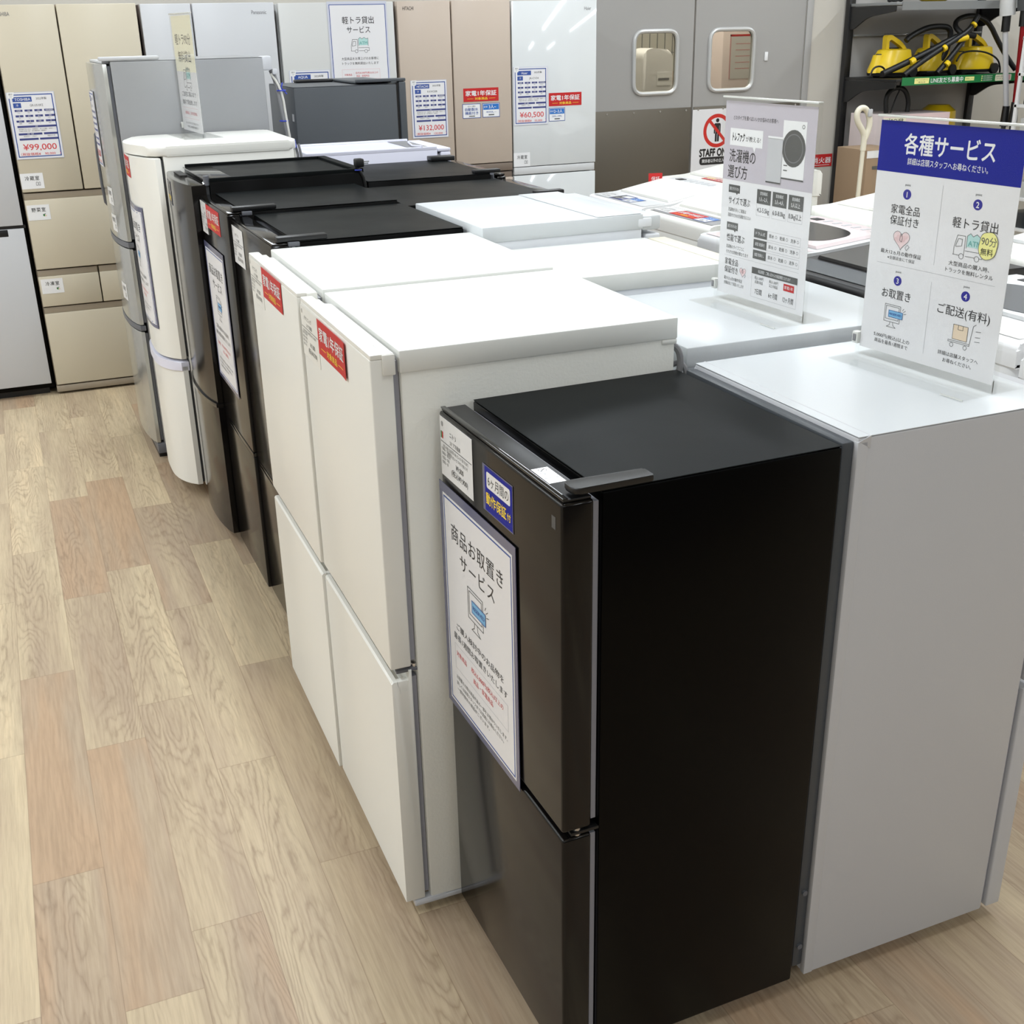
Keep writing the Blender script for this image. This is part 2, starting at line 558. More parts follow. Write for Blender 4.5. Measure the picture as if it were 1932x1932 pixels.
def price_card(c, brand, model, price, tax):      # 210 x 297
    c.base(SLEEVEC, .0012)
    c.rect(3, 3, 207, 294, P_P, 1)
    c.frame(9, 9, 201, 288, 4.5, P_B, 2)
    c.rect(24, 20, 108, 42, P_B, 2)
    c.text(brand, 68, 31, 17, P_W, layer=3, bold=.01)
    c.text('2022年製', 150, 29, 12, P_K, layer=3)
    c.rect(24, 47, 58, 68, P_B, 2)
    c.text('冷', 41, 57, 12, P_W, layer=3)
    c.text(model, 125, 58, 14, P_DG, layer=3, width=58)
    for r_, v in enumerate((76, 100, 123)):
        for i in range(4):
            a = 26+i*43
            c.rect(a, v, a+(34 if i < 3 else 46), v+9, P_N, 2)
            c.text(('内容積', '冷蔵', '冷凍', '年間消費電力')[i] if r_ == 0 else ('幅', '奥行', '高さ', '重量')[i] if r_ == 1 else ('製氷', '扉', '段数', '色')[i], a+(17 if i < 3 else 23), v+4.5, 6, P_W, layer=3, res=1)
            c.text(('509L', '338L', '94L', '290kWh', '650', '699', '1833', '90kg', '自動', '両開き', '6', '表示')[r_*4+i], a+17, v+14.5, 6, P_DG, layer=3, res=1)
    c.rect(26, 147, 198, 156, P_N, 2)
    c.text('特徴', 110, 151.5, 6, P_W, layer=3, res=1)
    c.text('野菜室がまんなか・自動製氷・省エネ運転・節電モード', 112, 163, 6, P_DG, width=164, layer=3, res=1)
    c.text('付属品は写真の通り・動作確認済み・清掃済み', 90, 171, 6, P_DG, width=120, layer=3, res=1)
    c.rect(26, 180, 130, 189, P_N, 2)
    c.rect(137, 180, 198, 189, P_N, 2)
    c.text('状態・備考', 78, 184.5, 6, P_W, layer=3, res=1)
    c.text('使用感あり・小傷あり', 76, 195, 6, P_DG, layer=3, res=1)
    c.text('保証12ヶ月', 168, 195, 7, P_DG, layer=3, res=1)
    c.rect(26, 203, 110, 212, P_N, 2)
    c.rect(116, 203, 198, 212, P_N, 2)
    c.text(price, 110, 243, 38, P_RP, width=148, bold=.012, layer=3)
    c.text('（税抜価格¥　'+tax+'　）', 110, 275, 15, P_RP, width=176, bold=.008, layer=3)
    c.poly([(6, -1), (5, 26), (30, 26), (36, -1)], P_W, 4)
    c.text('展示', 20, 8, 9, P_DG, layer=5)
    c.text('1234', 19, 18, 6, P_G, layer=5)
def reserve_poster(c):        # 297 x 420, printed on the sheet
    c.base(P_P)
    c.frame(4, 4, 293, 416, 3, P_B, 1)
    c.text('商品お取置き', 148, 62, 36, P_K, width=224, sp=1.1)
    c.text('サービス', 148, 106, 34, P_K, width=150, sp=1.15)
    monitor(c, 104, 140, 1.15, 1.6)
    c.text('ご購入検討中のお品物を', 148, 248, 15, P_K, width=210)
    c.text('最長1週間お取置きいたします', 148, 271, 15, P_K, width=238)
    c.frame(30, 288, 268, 340, 1, P_LG, 1)
    c.text('対象商品', 62, 306, 12, P_RP, width=48)
    c.text('税込5,000円(税込)以上の', 178, 304, 12, P_RP, width=140)
    c.text('商品・家電商品', 160, 323, 12, P_RP, width=88)
    c.text('お取置きの際は商品代金の一部をお預かりいたします。', 148, 358, 9, P_DG, width=230, res=2)
    c.text('詳しくは店頭スタッフまでお気軽にお尋ねください。', 140, 371, 9, P_DG, width=214, res=2)
    c.text('一部対象外の商品がございます。', 110, 384, 9, P_DG, width=150, res=2)
def room_label(c, t, icon):     # 106 x 74
    c.base(P_W)
    c.text(t, 54, 24, 22, P_K, width=66, sp=1.2, bold=.012)
    (vegicon if icon == 'v' else milkicon)(c, 78, 52, 2.1)
def small_blue(c, top, low):       # 104 x 74
    c.base(P_B)
    c.rect(3, 3, 101, 71, P_W, 1)
    if top:
        c.rect(5, 5, 99, 34, P_BL2, 2)
        c.text(top, 60, 19, 22, P_W, layer=3, bold=.02)
        c.text('目安', 20, 19, 12, P_W, layer=3)
        c.text(low, 52, 46, 13, P_B, width=64, layer=3)
        c.rect(36, 58, 70, 64, P_DG, 2)
    else:
        c.text('あると便利', 52, 13, 9, P_DG, layer=3)
        c.text(low[0], 52, 29, 17, P_B, width=76, layer=3, bold=.02)
        c.text(low[1], 52, 48, 17, P_B, width=76, layer=3, bold=.02)
        c.rect(36, 61, 70, 66, P_DG, 2)

# ------------------------------------------------------------------ floor: one mesh of planks
def build_floor():
    PWD, PLN = .152, .972
    X0 = -.06
    offs = {-1: 3.31, 0: 2.846, 1: 3.016, 2: 3.587, 3: 3.12, -2: 2.9, -3: 3.5}
    vs, fs, seed, tint, uvs = [], [], [], [], []
    rnd = random.Random(3)
    for c in range(-32, 56):
        x0, x1 = X0+PWD*c, X0+PWD*(c+1)
        o = offs.get(c, rnd.random()*PLN) % PLN
        k = -5
        while o+k*PLN < 7.2:
            y0, y1 = max(-4.2, o+k*PLN), min(7.05, o+(k+1)*PLN)
            if y1 > y0:
                b = len(vs)
                vs += [(x0, y0, 0), (x1, y0, 0), (x1, y1, 0), (x0, y1, 0)]
                fs.append((b, b+1, b+2, b+3))
                seed.append(rnd.random()*50)
                tint.append(rnd.random())
                uvs += [(0, 0), (1, 0), (1, 1), (0, 1)]
            k += 1
    me = bpy.data.meshes.new('floor')
    me.from_pydata(vs, [], fs)
    a = me.attributes.new('seed', 'FLOAT', 'FACE')
    a.data.foreach_set('value', seed)
    a = me.attributes.new('tint', 'FLOAT', 'FACE')
    a.data.foreach_set('value', tint)
    uv = me.uv_layers.new(name='UVMap')
    uv.data.foreach_set('uv', [q for p in uvs for q in p])
    m = bpy.data.materials.new('vinyl_wood_planks')
    m.use_nodes = True
    nt = m.node_tree
    N, L = nt.nodes, nt.links
    b = N['Principled BSDF']
    def nd(t, **kw):
        n = N.new(t)
        for k_, v in kw.items():
            setattr(n, k_, v)
        return n
    def math_(op, a, b_=None):
        n = nd('ShaderNodeMath', operation=op)
        for i, q in enumerate((a, b_)):
            if q is None:
                continue
            if isinstance(q, (int, float)):
                n.inputs[i].default_value = q
            else:
                L.new(q, n.inputs[i])
        return n.outputs[0]
    tc = nd('ShaderNodeTexCoord')
    sd = nd('ShaderNodeAttribute', attribute_name='seed').outputs['Fac']
    ti = nd('ShaderNodeAttribute', attribute_name='tint').outputs['Fac']
    cmb = nd('ShaderNodeCombineXYZ')
    L.new(sd, cmb.inputs[0])
    L.new(math_('MULTIPLY', sd, 1.7), cmb.inputs[1])
    L.new(math_('MULTIPLY', sd, .6), cmb.inputs[2])
    add = nd('ShaderNodeVectorMath', operation='ADD')
    L.new(tc.outputs['Object'], add.inputs[0])
    L.new(cmb.outputs[0], add.inputs[1])
    def scaled(sx, sy):
        mp = nd('ShaderNodeVectorMath', operation='MULTIPLY')
        L.new(add.outputs[0], mp.inputs[0])
        mp.inputs[1].default_value = (sx, sy, 1)
        return mp.outputs[0]
    def noise(vec, sc, det=2, dist=0, rough=.5):
        n = nd('ShaderNodeTexNoise')
        L.new(vec, n.inputs['Vector'])
        n.inputs['Scale'].default_value = sc
        n.inputs['Detail'].default_value = det
        n.inputs['Distortion'].default_value = dist
        n.inputs['Roughness'].default_value = rough
        return n.outputs['Fac']
    big = noise(scaled(7.0, .85), 1.0, 1.6, .25)                 # growth-ring field of one board
    wob = noise(scaled(60, 14), 1.0, 2)
    ringv = math_('ADD', math_('MULTIPLY', big, 27), math_('MULTIPLY', wob, 1.35))
    rings_ = math_('FRACT', ringv)
    line = math_('SUBTRACT', 1, math_('MULTIPLY', math_('ABSOLUTE', math_('SUBTRACT', rings_, .5)), 2))
    line = math_('POWER', line, 2.6)
    zone = nd('ShaderNodeMapRange')
    L.new(noise(scaled(7, .8), 1.0, 1), zone.inputs['Value'])
    zone.inputs['From Min'].default_value = .42
    zone.inputs['From Max'].default_value = .62
    cath = math_('MULTIPLY', line, zone.outputs[0])
    streak = noise(scaled(150, 7), 1.0, 3, 0, .6)
    soft = noise(scaled(11, .9), 1.0, 2.5)
    # board colour
    ramp = nd('ShaderNodeValToRGB')
    e = ramp.color_ramp.elements
    e[0].position, e[0].color = 0, (*srgb((172, 146, 118)), 1)
    e[1].position, e[1].color = 1, (*srgb((215, 194, 159)), 1)
    for p_, c_ in ((.22, (180, 152, 123)), (.42, (173, 153, 129)), (.62, (185, 166, 138)), (.8, (198, 180, 149))):
        q = e.new(p_)
        q.color = (*srgb(c_), 1)
    mixv = math_('ADD', math_('MULTIPLY', ti, .60), math_('MULTIPLY', math_('SUBTRACT', soft, .28), 1.05))
    L.new(mixv, ramp.inputs[0])
    dark = math_('ADD', math_('MULTIPLY', cath, .34), math_('MULTIPLY', math_('SUBTRACT', streak, .38), .85))
    uvn = nd('ShaderNodeUVMap')
    sep = nd('ShaderNodeSeparateXYZ')
    L.new(uvn.outputs[0], sep.inputs[0])
    ex = math_('MULTIPLY', math_('SUBTRACT', .5, math_('ABSOLUTE', math_('SUBTRACT', sep.outputs[0], .5))), PWD)
    ey = math_('MULTIPLY', math_('SUBTRACT', .5, math_('ABSOLUTE', math_('SUBTRACT', sep.outputs[1], .5))), PLN)
    ed = math_('LESS_THAN', math_('MINIMUM', ex, ey), .0011)
    dark = math_('ADD', dark, math_('MULTIPLY', ed, .32))
    mx = nd('ShaderNodeMix', data_type='RGBA')
    L.new(math_('MINIMUM', math_('MAXIMUM', dark, 0), 1), mx.inputs[0])
    L.new(ramp.outputs[0], mx.inputs[6])
    mx.inputs[7].default_value = (*srgb((112, 88, 66)), 1)
    L.new(mx.outputs[2], b.inputs['Base Color'])
    b.inputs['Roughness'].default_value = .42
    b.inputs['Specular IOR Level'].default_value = .4
    bp = nd('ShaderNodeBump')
    bp.inputs['Strength'].default_value = .12
    bp.inputs['Distance'].default_value = .001
    L.new(streak, bp.inputs['Height'])
    L.new(bp.outputs[0], b.inputs['Normal'])
    me.materials.append(m)
    o = bpy.data.objects.new('floor', me)
    C.objects.link(o)
    struct(o)
build_floor()

# ------------------------------------------------------------------ room shell
WALLP = mat('white_wall_paint', (214, 212, 206), .75)
CEILM = mat('white_ceiling_board', (224, 224, 220), .8)
def sbox(name, *a, m_=WALLP):
    return struct(MB().box(*a, m_).build(name))
BX0, BX1, BY0, WALL = -4.9, 8.4, -4.2, 7.05
sbox('ceiling', BX0, BX1, BY0, 9.6, CEIL, CEIL+.1, m_=CEILM)
sbox('wall_west', BX0-.1, BX0, BY0, 9.6, 0, CEIL)
sbox('wall_east', BX1, BX1+.1, BY0, 9.6, 0, CEIL)
sbox('wall_south', BX0, BX1, BY0-.1, BY0, 0, CEIL, m_=mat('dim_aisle_stand_in', (46, 46, 46), .8))  # unseen; dark colour stands in for the dim store behind the camera
# back wall with the doorway x 3.40 .. 5.135
DX0, DXM, DX1, DZ = 3.395, 4.264, 5.128, 2.12
bw = MB()
bw.box(BX0, DX0, WALL, WALL+.12, 0, CEIL, CREAMW)
bw.box(DX1, BX1, WALL, WALL+.12, 0, CEIL, CREAMW)
bw.box(DX0, DX1, WALL, WALL+.12, DZ, CEIL, CREAMW)
struct(bw.build('wall_back'))
struct(MB().box(DX1, DX1+.05, WALL-.012, WALL-.001, 0, DZ, DOORG, .003).build('trim_1'))
sbox('wall_stockroom', DX0-1.2, DX1+1.2, 9.5, 9.6, 0, CEIL)
sbox('wall_stockroom_west', DX0-1.3, DX0-1.2, WALL+.12, 9.6, 0, CEIL)
sbox('wall_stockroom_east', DX1+1.2, DX1+1.3, WALL+.12, 9.6, 0, CEIL)
sbox('floor_stockroom', DX0-1.2, DX1+1.2, WALL, 9.6, -.05, -.001, m_=mat('grey_concrete', (140, 136, 130), .7))

def swing_door(n, x0, x1, wx0, wx1, hinge):
    """grey traffic door leaf with a rounded window and a steel kick plate"""
    t = bpy.data.objects.new('door_%d' % n, None)
    C.objects.link(t)
    t.location = (x0, WALL, 0)
    struct(t)
    W_ = x1-x0
    a, b = wx0-x0, wx1-x0
    z0, z1 = 1.325, 1.70
    y0, y1 = .0, .04
    leaf = MB()
    # leaf as a ring of faces around the rounded window opening
    outer = [(0.004, .02), (W_-.004, .02), (W_-.004, DZ-.01), (.004, DZ-.01)]
    hole = rpoly([(a, z0), (b, z0), (b, z1), (a, z1)], .07, 6)
    per = len(hole)//4
    def ring_faces(y, flip):
        vs = [(p[0], y, p[1]) for p in outer]+[(p[0], y, p[1]) for p in hole]
        fs = []
        H_ = [4+i for i in range(len(hole))]
        for k in range(4):
            seg = H_[k*per:(k+1)*per]
            for i in range(len(seg)-1):
                fs.append((k, seg[i], seg[i+1]))
            nx = H_[((k+1)*per) % len(hole)]
            fs.append((k, seg[-1], nx, (k+1) % 4))
        return vs, fs
    for y in (y0, y1):
        leaf.add(*ring_faces(y, 0), DOORG)
    n_ = len(hole)
    leaf.add([(p[0], y, p[1]) for y in (y0, y1) for p in hole], [(i, (i+1) % n_, n_+(i+1) % n_, n_+i) for i in range(n_)], DOORG)
    leaf.add([(p[0], y, p[1]) for y in (y0, y1) for p in outer], [(i, (i+1) % 4, 4+(i+1) % 4, 4+i) for i in range(4)], DOORG)
    leaf.build('door_leaf', t)
    fr = MB()
    path = [(p[0], -.004, p[1]) for p in rpoly([(a, z0), (b, z0), (b, z1), (a, z1)], .07, 6)]
    fr.tube(path, .0135, ALU, 8, True)
    fr.build('window_frame', t)
    MB().prism(rpoly([(a, z0), (b, z0), (b, z1), (a, z1)], .07, 6), .012, .018, GLASS).build('window_pane', t)
    k = MB()
    k.box(.01, W_-.006, -.006, -.0005, .02, 1.23, KICK, .001)
    for i in range(5):
        k.tube([(W_*(.05+.225*i), -.006, 1.212), (W_*(.05+.225*i), -.009, 1.212)], .007, CHROME, 8)
    k.build('kick_plate', t)
    return t
swing_door(1, DX0, DXM, 3.825, 4.14, 0)
d2 = swing_door(2, DXM+.006, DX1, 4.385, 4.725, 1)
MB().box(4.807-DXM, 4.832-DXM, -.008, -.0005, 1.50, 1.555, P_W, .002).build('lock_plate', d2)

# ------------------------------------------------------------------ refrigerator builder for the two island rows
def island_fridge(name, label, x, y, t, sg, W_, D, d, h, seams, body, door, top, zb=.03, style='flat',
                  gasket=GREYPL, side=None, topstyle='plain', bulge=0, group=None, foot=BLACKP, back=None, doorside=None,
                  doorthick=None, rr=.006):
    """sg=+1: doors face -x, sg=-1: doors face +x.  Local frame: x from the outer door face inwards, y from the near side."""
    T = thing(name, label, 'refrigerator', (x, y, 0), t, group)
    X = lambda v: sg*v
    b = MB()
    b.box(X(D), X(D+d), 0, W_, zb, h-.002, body, .004)
    if back is not None:
        b.box(X(D+d+.001), X(D+d+.004), .03, W_-.03, .12, h-.04, back)
    b.build('body', T)
    th = doorthick if doorthick else D-.013
    g = MB()
    for (z0, z1) in seams:
        g.box(X(th+.0015), X(D-.0015), .010, W_-.010, z0+.008, z1-.008, gasket)
    g.build('door_gasket', T)
    for i, (z0, z1) in enumerate(seams):
        m = MB()
        if bulge:
            pts = []
            nseg = 18
            for k in range(nseg+1):
                yy = W_*k/nseg
                q = abs(2*yy/W_-1)
                pts.append((X(bulge*q**2.4 if style != 'round' else bulge*q**3.2), yy))
            pts += [(X(th), W_), (X(th), 0)]
            m.prism(pts, z0, z1, door, 'z', .004)
        elif style == 'grip' and i == len(seams)-1:
            # lower door: finger channel along its top edge
            prof = [(0, z0), (0, z1-.012), (.004, z1-.008), (.012, z1-.008), (.015, z1-.034), (.032, z1-.034), (.036, z1+.012), (th, z1+.012), (th, z0)]
            m.prism([(X(p), q) for p, q in prof], 0, W_, door, 'y', .0015)
            for e in (0.001, W_-.016):
                m.box(X(.001), X(.036), e, e+.015, z1-.05, z1-.009, door, .002)
        else:
            m.box(X(0), X(th), 0, W_, z0, z1, door, rr, 3)
        m.build('door' if i else 'door', T)
    for fx in (D+.05, D+d-.06):
        for fy in (.05, W_-.05):
            MB().tube([(X(fx), fy, 0), (X(fx), fy, zb+.002)], .02, foot, 10).build('levelling_foot', T)
    tp = MB()
    if topstyle == 'plate':         # thick laminate board with an overhang
        tp.box(X(D-.002), X(D+d+.004), -.003, W_+.001, h-.0415, h, top, .003)
        tp.box(X(D+d-.03), X(D+d+.004), -.003, W_+.001, h-.052, h-.0405, top, .004)
    elif topstyle == 'cap':         # moulded cap that rounds over the door
        pts = [(0.004, 0), (D+d+.01, 0), (D+d+.01, W_), (.004, W_)]
        tp.prism([(X(p), q) for p, q in rpoly([(bulge*.9, -.004), (D+d+.012, -.004), (D+d+.012, W_+.004), (bulge*.9, W_+.004), (-.004, W_*.62), (-.004, W_*.38)], [.05, .03, .03, .05, .12, .12], 6)], h-.035, h, top, 'z', .008)
    elif topstyle == 'tray':        # raised edge around a sunk panel
        tp.box(X(D+.002), X(D+d), 0, W_, h-.002, h+.001, top)
        tp.box(X(D+.002), X(D+d), 0, .012, h, h+.010, top, .002)
        tp.box(X(D+.002), X(D+d), W_-.012, W_, h, h+.010, top, .002)
        tp.box(X(D+d-.03), X(D+d), .012, W_-.012, h, h+.010, top, .002)
    else:
        tp.box(X(D+.001), X(D+d-.001), .001, W_-.001, h-.0015, h, top, .0006, 1)
    tp.build('top_panel', T)
    return T

def front_card(x0, x1, z1, z0, W_, H_, warp=None, out=.0012):
    """card on a door facing local -x: x0/x1 = local y of its reader's left and right edge"""
    return Card((-out, x0, z1), (0, x1-x0, 0), (0, 0, z0-z1), W_, H_, warp)

# ---- A1: the black one in front
A1 = island_fridge('refrigerator', 'glossy black two-door refrigerator standing in front with a blue six-month sticker', .649, 1.383, .016, 1,
                   .499, .066, .426, 1.132, [(.545, 1.122), (.035, .532)], BLACKS, BLACKF, BLACKT, zb=.035)
m = MB()
m.box(.004, .050, .004, .495, 1.1225, 1.1265, BLACKP, .0015)
m.box(.003, .012, .003, .496, 1.126, 1.129, BLACKG, .001)
m.build('door_top_trim', A1)
m = MB()
m.prism(rpoly([(.018, -.002), (.018, .036), (.15, .03), (.15, -.002)], [.012, .012, .004, .004]), 1.1335, 1.143, BLACKP, 'z', .002)
m.build('hinge_cover', A1)
m = MB()
m.tube([(.03, .012, .528), (.03, .012, .549)], .009, CHROME, 10)
m.box(.016, .078, .002, .022, .535, .541, BLACKP, .001)
m.build('middle_hinge', A1)
c = front_card(.492, .340, 1.115, 1.004, 150, 105)
white_tag(c, 'ニトリ', '2ドア冷蔵庫', ['NTR-106BK 2020年製 106L ガンメタ 傷 汚れあり', 'UB直冷式トビラ付け替え可'], '¥9,000', '(税込¥9,900)', True)
plabel(c.build('price_label', A1), 'white paper price label')
c = front_card(.295, .172, 1.090, 1.008, 128, 86)
c.base(SLEEVE)
c.rect(10, 2, 126, 84, P_ROY, 1)
c.rrect(18, 10, 118, 40, 5, P_W, 2)
c.text('6ヶ月間の', 68, 25, 22, P_K, width=88, layer=3)
c.text('動作保証', 58, 60, 24, P_Y, width=86, bold=.03, layer=3)
c.text('付', 112, 62, 16, P_Y, bold=.03, layer=3)
plabel(c.build('warranty_sticker', A1), 'royal blue sticker with yellow letters')
c = Card((.012, .142, 1.1270), (0, -.072, 0), (-.0, 0, 0), 1, 1) if False else Card((.043, .138, 1.1268), (0, -.066, 0), (-.028, 0, 0), 74, 30)
c.base(P_W, .0002)
c.ring(11, 14, 7, 1.2, P_K)
c.line([(6, 9), (16, 19)], 1.2, P_K)
c.line([(11, 9), (9, 19)], 1.2, P_K)
c.text('ご注意', 46, 6, 6, P_K)
for i, s_ in enumerate(('トビラに手をはさまないよう', '開閉にご注意ください', '重いものを載せない')):
    c.text(s_, 24, 12.5+i*6, 5, P_K, 'L', res=2)
plabel(c.build('caution_sticker', A1), 'small white caution sticker')
c = front_card(.033, .020, 1.095, 1.075, 10, 16, out=.0004)
c.base(DKGREY, .0002)
c.build('emblem', A1)

def notice_poster(label, parent_pose, x0, x1, z1, z0, group, warp=None):
    (x, y, t) = parent_pose
    T = thing('notice_poster', label, 'poster', (x, y, 0), t, group)
    c = front_card(x0, x1, z1, z0, 100, 100, warp, out=.004)
    c.base(SLEEVE, .0012)
    plabel(c.build('sleeve', T), 'blue-grey plastic sleeve')
    k = (x1-x0)
    c = front_card(x0+k*.05, x1-k*.035, z1-.018, z0+.014, 297, 420, warp, out=.0046)
    reserve_poster(c)
    c.build('printed_sheet', T)
    return T
notice_poster('reservation service poster in a sleeve on the front black refrigerator', (.649, 1.383, .016), .502, .160, .990, .525, 'reservation service posters')

# ---- A2, A3: the white twins
def white_twin(label, x, y, t, W_, D, d, h):
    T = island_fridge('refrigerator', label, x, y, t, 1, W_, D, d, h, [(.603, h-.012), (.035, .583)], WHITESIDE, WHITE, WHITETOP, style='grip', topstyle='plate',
                      group='matching white two-door refrigerators', rr=.003)
    m = MB()
    m.prism(rpoly([(.001, 0), (.001, W_), (.026, W_), (.026, W_-.085), (.044, W_-.095), (.044, 0)], [.002, .002, .004, .006, .004, .002]), h-.0118, h-.004, WHITE, 'z', .0012)
    m.box(.022, .0455, -.0035, .0, h-.042, h-.0045, WHITE, .004)
    m.build('door_top_trim', T)
    c = Card((.03, .075, h-.0036), (0, -.028, 0), (-.005, 0, 0), 28, 5)
    c.text('Panasonic', 14, 2.5, 5, P_LG, width=27, layer=1)
    c.build('maker_mark', T)
    m = MB()
    m.box(.012, .060, .004, .016, .590, .5965, DKSILVER, .001)
    m.tube([(.051, .012, .588), (.051, .012, .604)], .006, CHROME, 8)
    m.build('middle_hinge', T)
    m = MB()
    m.box(.018, .09, -.002, .02, .018, .033, SILVERW, .003)
    m.box(.02, D+.12, -.003, .006, .02, .03, SILVERW, .002)
    m.build('bottom_hinge', T)
    return T
PA2, PA3 = (.526, 1.903, -.011), (.526, 2.446, -.011)
A2 = white_twin('white two-door refrigerator directly behind the front black one, its red sticker peeling', *PA2, .536, .055, .55, 1.233)
A3 = white_twin('second white two-door refrigerator, standing between its white twin and a black one', *PA3, .546, .059, .535, 1.239)
for T, a, z in ((A2, .383, 1.215), (A3, .378, 1.229)):
    curl = (lambda yy: -.0035*max(0, (.22-yy)/.07)**2) if T is A2 else None
    c = front_card(a, a-.222, z, z-.072, 210, 80, curl, out=.002)
    red_sticker(c)
    plabel(c.build('warranty_sticker', T), 'red one-year warranty sticker')
    c = front_card(.536, .386, z, z-.108, 150, 105, out=.0009)
    white_tag(c, 'パナソニック', '2ドア冷蔵庫', ['NR-B14DW 2019年製 138L 白 傷あり'], '¥17,000', '(税込¥18,700)', False, WHITE)
    plabel(c.build('price_label', T), 'white price label with small print')
m = MB()
m.tube([(.605, .02, 1.178), (.622, .014, 1.165), (.626, .010, 1.14), (.620, .010, 1.11), (.618, .012, 1.02)], .0065, GREYC, 8, smooth=2)
m.tube([(.612, .03, 1.13), (.630, .018, 1.138), (.637, .008, 1.125), (.636, .006, 1.10), (.634, .008, 1.0)], .0055, GREYC, 8, smooth=2)
m.build('power_cord', A2)

# ---- A4, A5: black flat-door pair
def black_flat(label, x, y, t, W_, D, d, h, seam, hy):
    T = island_fridge('refrigerator', label, x, y, t, 1, W_, D, d, h, [(seam+.008, h-.008), (.035, seam-.008)], BLACKS, BLACKF, BLACKT, zb=.035, rr=.004)
    m = MB()
    m.box(.003, .05, .003, W_-.003, h-.0078, h-.002, BLACKG, .002)
    m.build('door_top_trim', T)
    m = MB()
    m.box(.018, .150, .002, .032, h+.0005, h+.0135, BLACKP, .003)
    m.box(.045, .075, -.004, .012, h-.012, h-.0, DKSILVER, .002)
    m.build('hinge_cover', T)
    m = MB()
    m.box(-.001, D-.015, .0, W_, seam-.007, seam+.007, BLACKG, .001)
    m.build('grip_channel', T)
    return T
PA4, PA5 = (.592, 3.0, .007), (.579, 3.543, .009)
A4 = black_flat('black flat-door refrigerator bearing only a white price label, beyond the white twins', *PA4, .534, .068, .459, 1.251, .487, 0)
A5 = black_flat('black refrigerator with a red sticker over a hanging poster', *PA5, .470, .051, .477, 1.261, .505, 0)
c = front_card(.527, .375, 1.229, 1.121, 150, 105)
white_tag(c, 'ハイアール', '2ドア冷蔵庫', ['JR-N130C 2021年製 130L 黒 傷あり'], '¥15,000', '(税込¥16,500)')
plabel(c.build('price_label', A4), 'white paper price label')
c = front_card(.464, .366, 1.245, 1.145, 100, 105)
white_tag(c, 'アクア', '冷蔵庫', ['AQR-14M 2022年製'], '¥18,000', '(税込¥19,800)')
plabel(c.build('price_label', A5), 'white paper price label')
c = front_card(.364, .138, 1.243, 1.170, 210, 80)
red_sticker(c)
plabel(c.build('warranty_sticker', A5), 'red one-year warranty sticker')
notice_poster('reservation service poster on the black refrigerator that has a red sticker', PA5, .464, .130, 1.116, .655, 'reservation service posters')

# ---- A6: black, bowed door with a raised top
PA6 = (.528, 4.025, .015)
A6 = island_fridge('refrigerator', 'black refrigerator with a bowed grey-reflecting door and a tray-edged top', *PA6, 1, .502, .086, .528, 1.298,
                   [(.545, 1.288), (.045, .530)], BLACKS, BLACKF, BLACKT, zb=.045, bulge=.026, topstyle='tray', foot=CHROME, gasket=DKGREY)
m = MB()
m.box(.035, .060, .28, .42, 1.2885, 1.293, GAP)
m.box(.074, .17, .012, .46, 1.299, 1.303, BLACKG, .002)
m.build('door_top_trim', A6)
m = MB()
m.tube([(.078, .012, 1.285), (.078, .012, 1.315)], .010, DKSILVER, 10)
m.tube([(.065, .012, 1.29), (.092, .012, 1.29)], .006, CHROME, 8)
m.build('hinge_pin', A6)
m = MB()
pts = [(-.006+.026*abs(2*k/18-1)**2.4, .502*k/18) for k in range(19)]
m.prism(pts+[(.05, .502), (.05, 0)], .5305, .5445, BLACKG, 'z', .002)
m.build('grip_channel', A6)
WB6 = lambda yy: .026*abs(2*yy/.502-1)**2.4
c = front_card(.498, .424, 1.27, 1.168, 75, 105, WB6)
white_tag(c, '三菱', '冷蔵庫', ['MR-P15E 2020年製'], '¥14,000', '(税込)')
plabel(c.build('price_label', A6), 'white paper price label')
c = front_card(.412, .288, 1.274, 1.192, 128, 86, WB6)
c.base(SLEEVE)
c.rect(10, 2, 126, 84, P_DG, 1)
c.rrect(18, 10, 118, 40, 5, P_W, 2)
c.text('6ヶ月間の', 68, 25, 22, P_K, width=88, layer=3)
c.text('動作保証付', 68, 60, 20, P_Y, width=100, bold=.03, layer=3)
plabel(c.build('warranty_sticker', A6), 'dark blue sticker')
m = MB()
m.box(.585, .615, -.012, .022, 1.312, 1.34, BLACKP, .005)
m.box(.607, .635, -.002, .0005, 1.327, 1.331, CHROME)
m.box(.607, .635, .008, .0105, 1.320, 1.324, CHROME)
m.tube([(.59, .004, 1.315), (.60, -.0, 1.30), (.615, .0, 1.27), (.62, .0, 1.2), (.62, .0, .9)], .006, RUB, 8, smooth=1)
m.tube([(.595+.012*math.cos(a), .002+.011*math.sin(a), 1.303) for a in [k*math.pi/5 for k in range(10)]], .0022, BLUETIE, 6, True)
m.build('power_plug', A6)

# ---- A7: white, strongly rounded
PA7 = (.434, 4.54, -.005)
A7 = island_fridge('refrigerator', 'white refrigerator with a rounded bow front and lavender handle, carrying a clear sign stand', *PA7, 1, .557, .104, .481, 1.372,
                   [(.585, 1.332), (.065, .560)], WHITE, WHITE, WHITE, zb=.06, style='round', bulge=.075, topstyle='cap', doorthick=.094, gasket=DKGREY)
m = MB()
pts = [(-.008+.079*abs(2*k/18-1)**3.2, .557*k/18) for k in range(19)]
m.prism(pts+[(.10, .557), (.10, 0)], .538, .5745, LAVENDER, 'z', .003)
m.build('door_handle', A7)
WB7 = lambda yy: .075*abs(2*max(0, min(.557, yy))/.557-1)**3.2
c = front_card(.40, .20, 1.325, 1.249, 210, 80, WB7)
red_sticker(c)
plabel(c.build('warranty_sticker', A7), 'red one-year warranty sticker')
c = front_card(.49, .404, 1.322, 1.22, 86, 105, WB7, out=.0009)
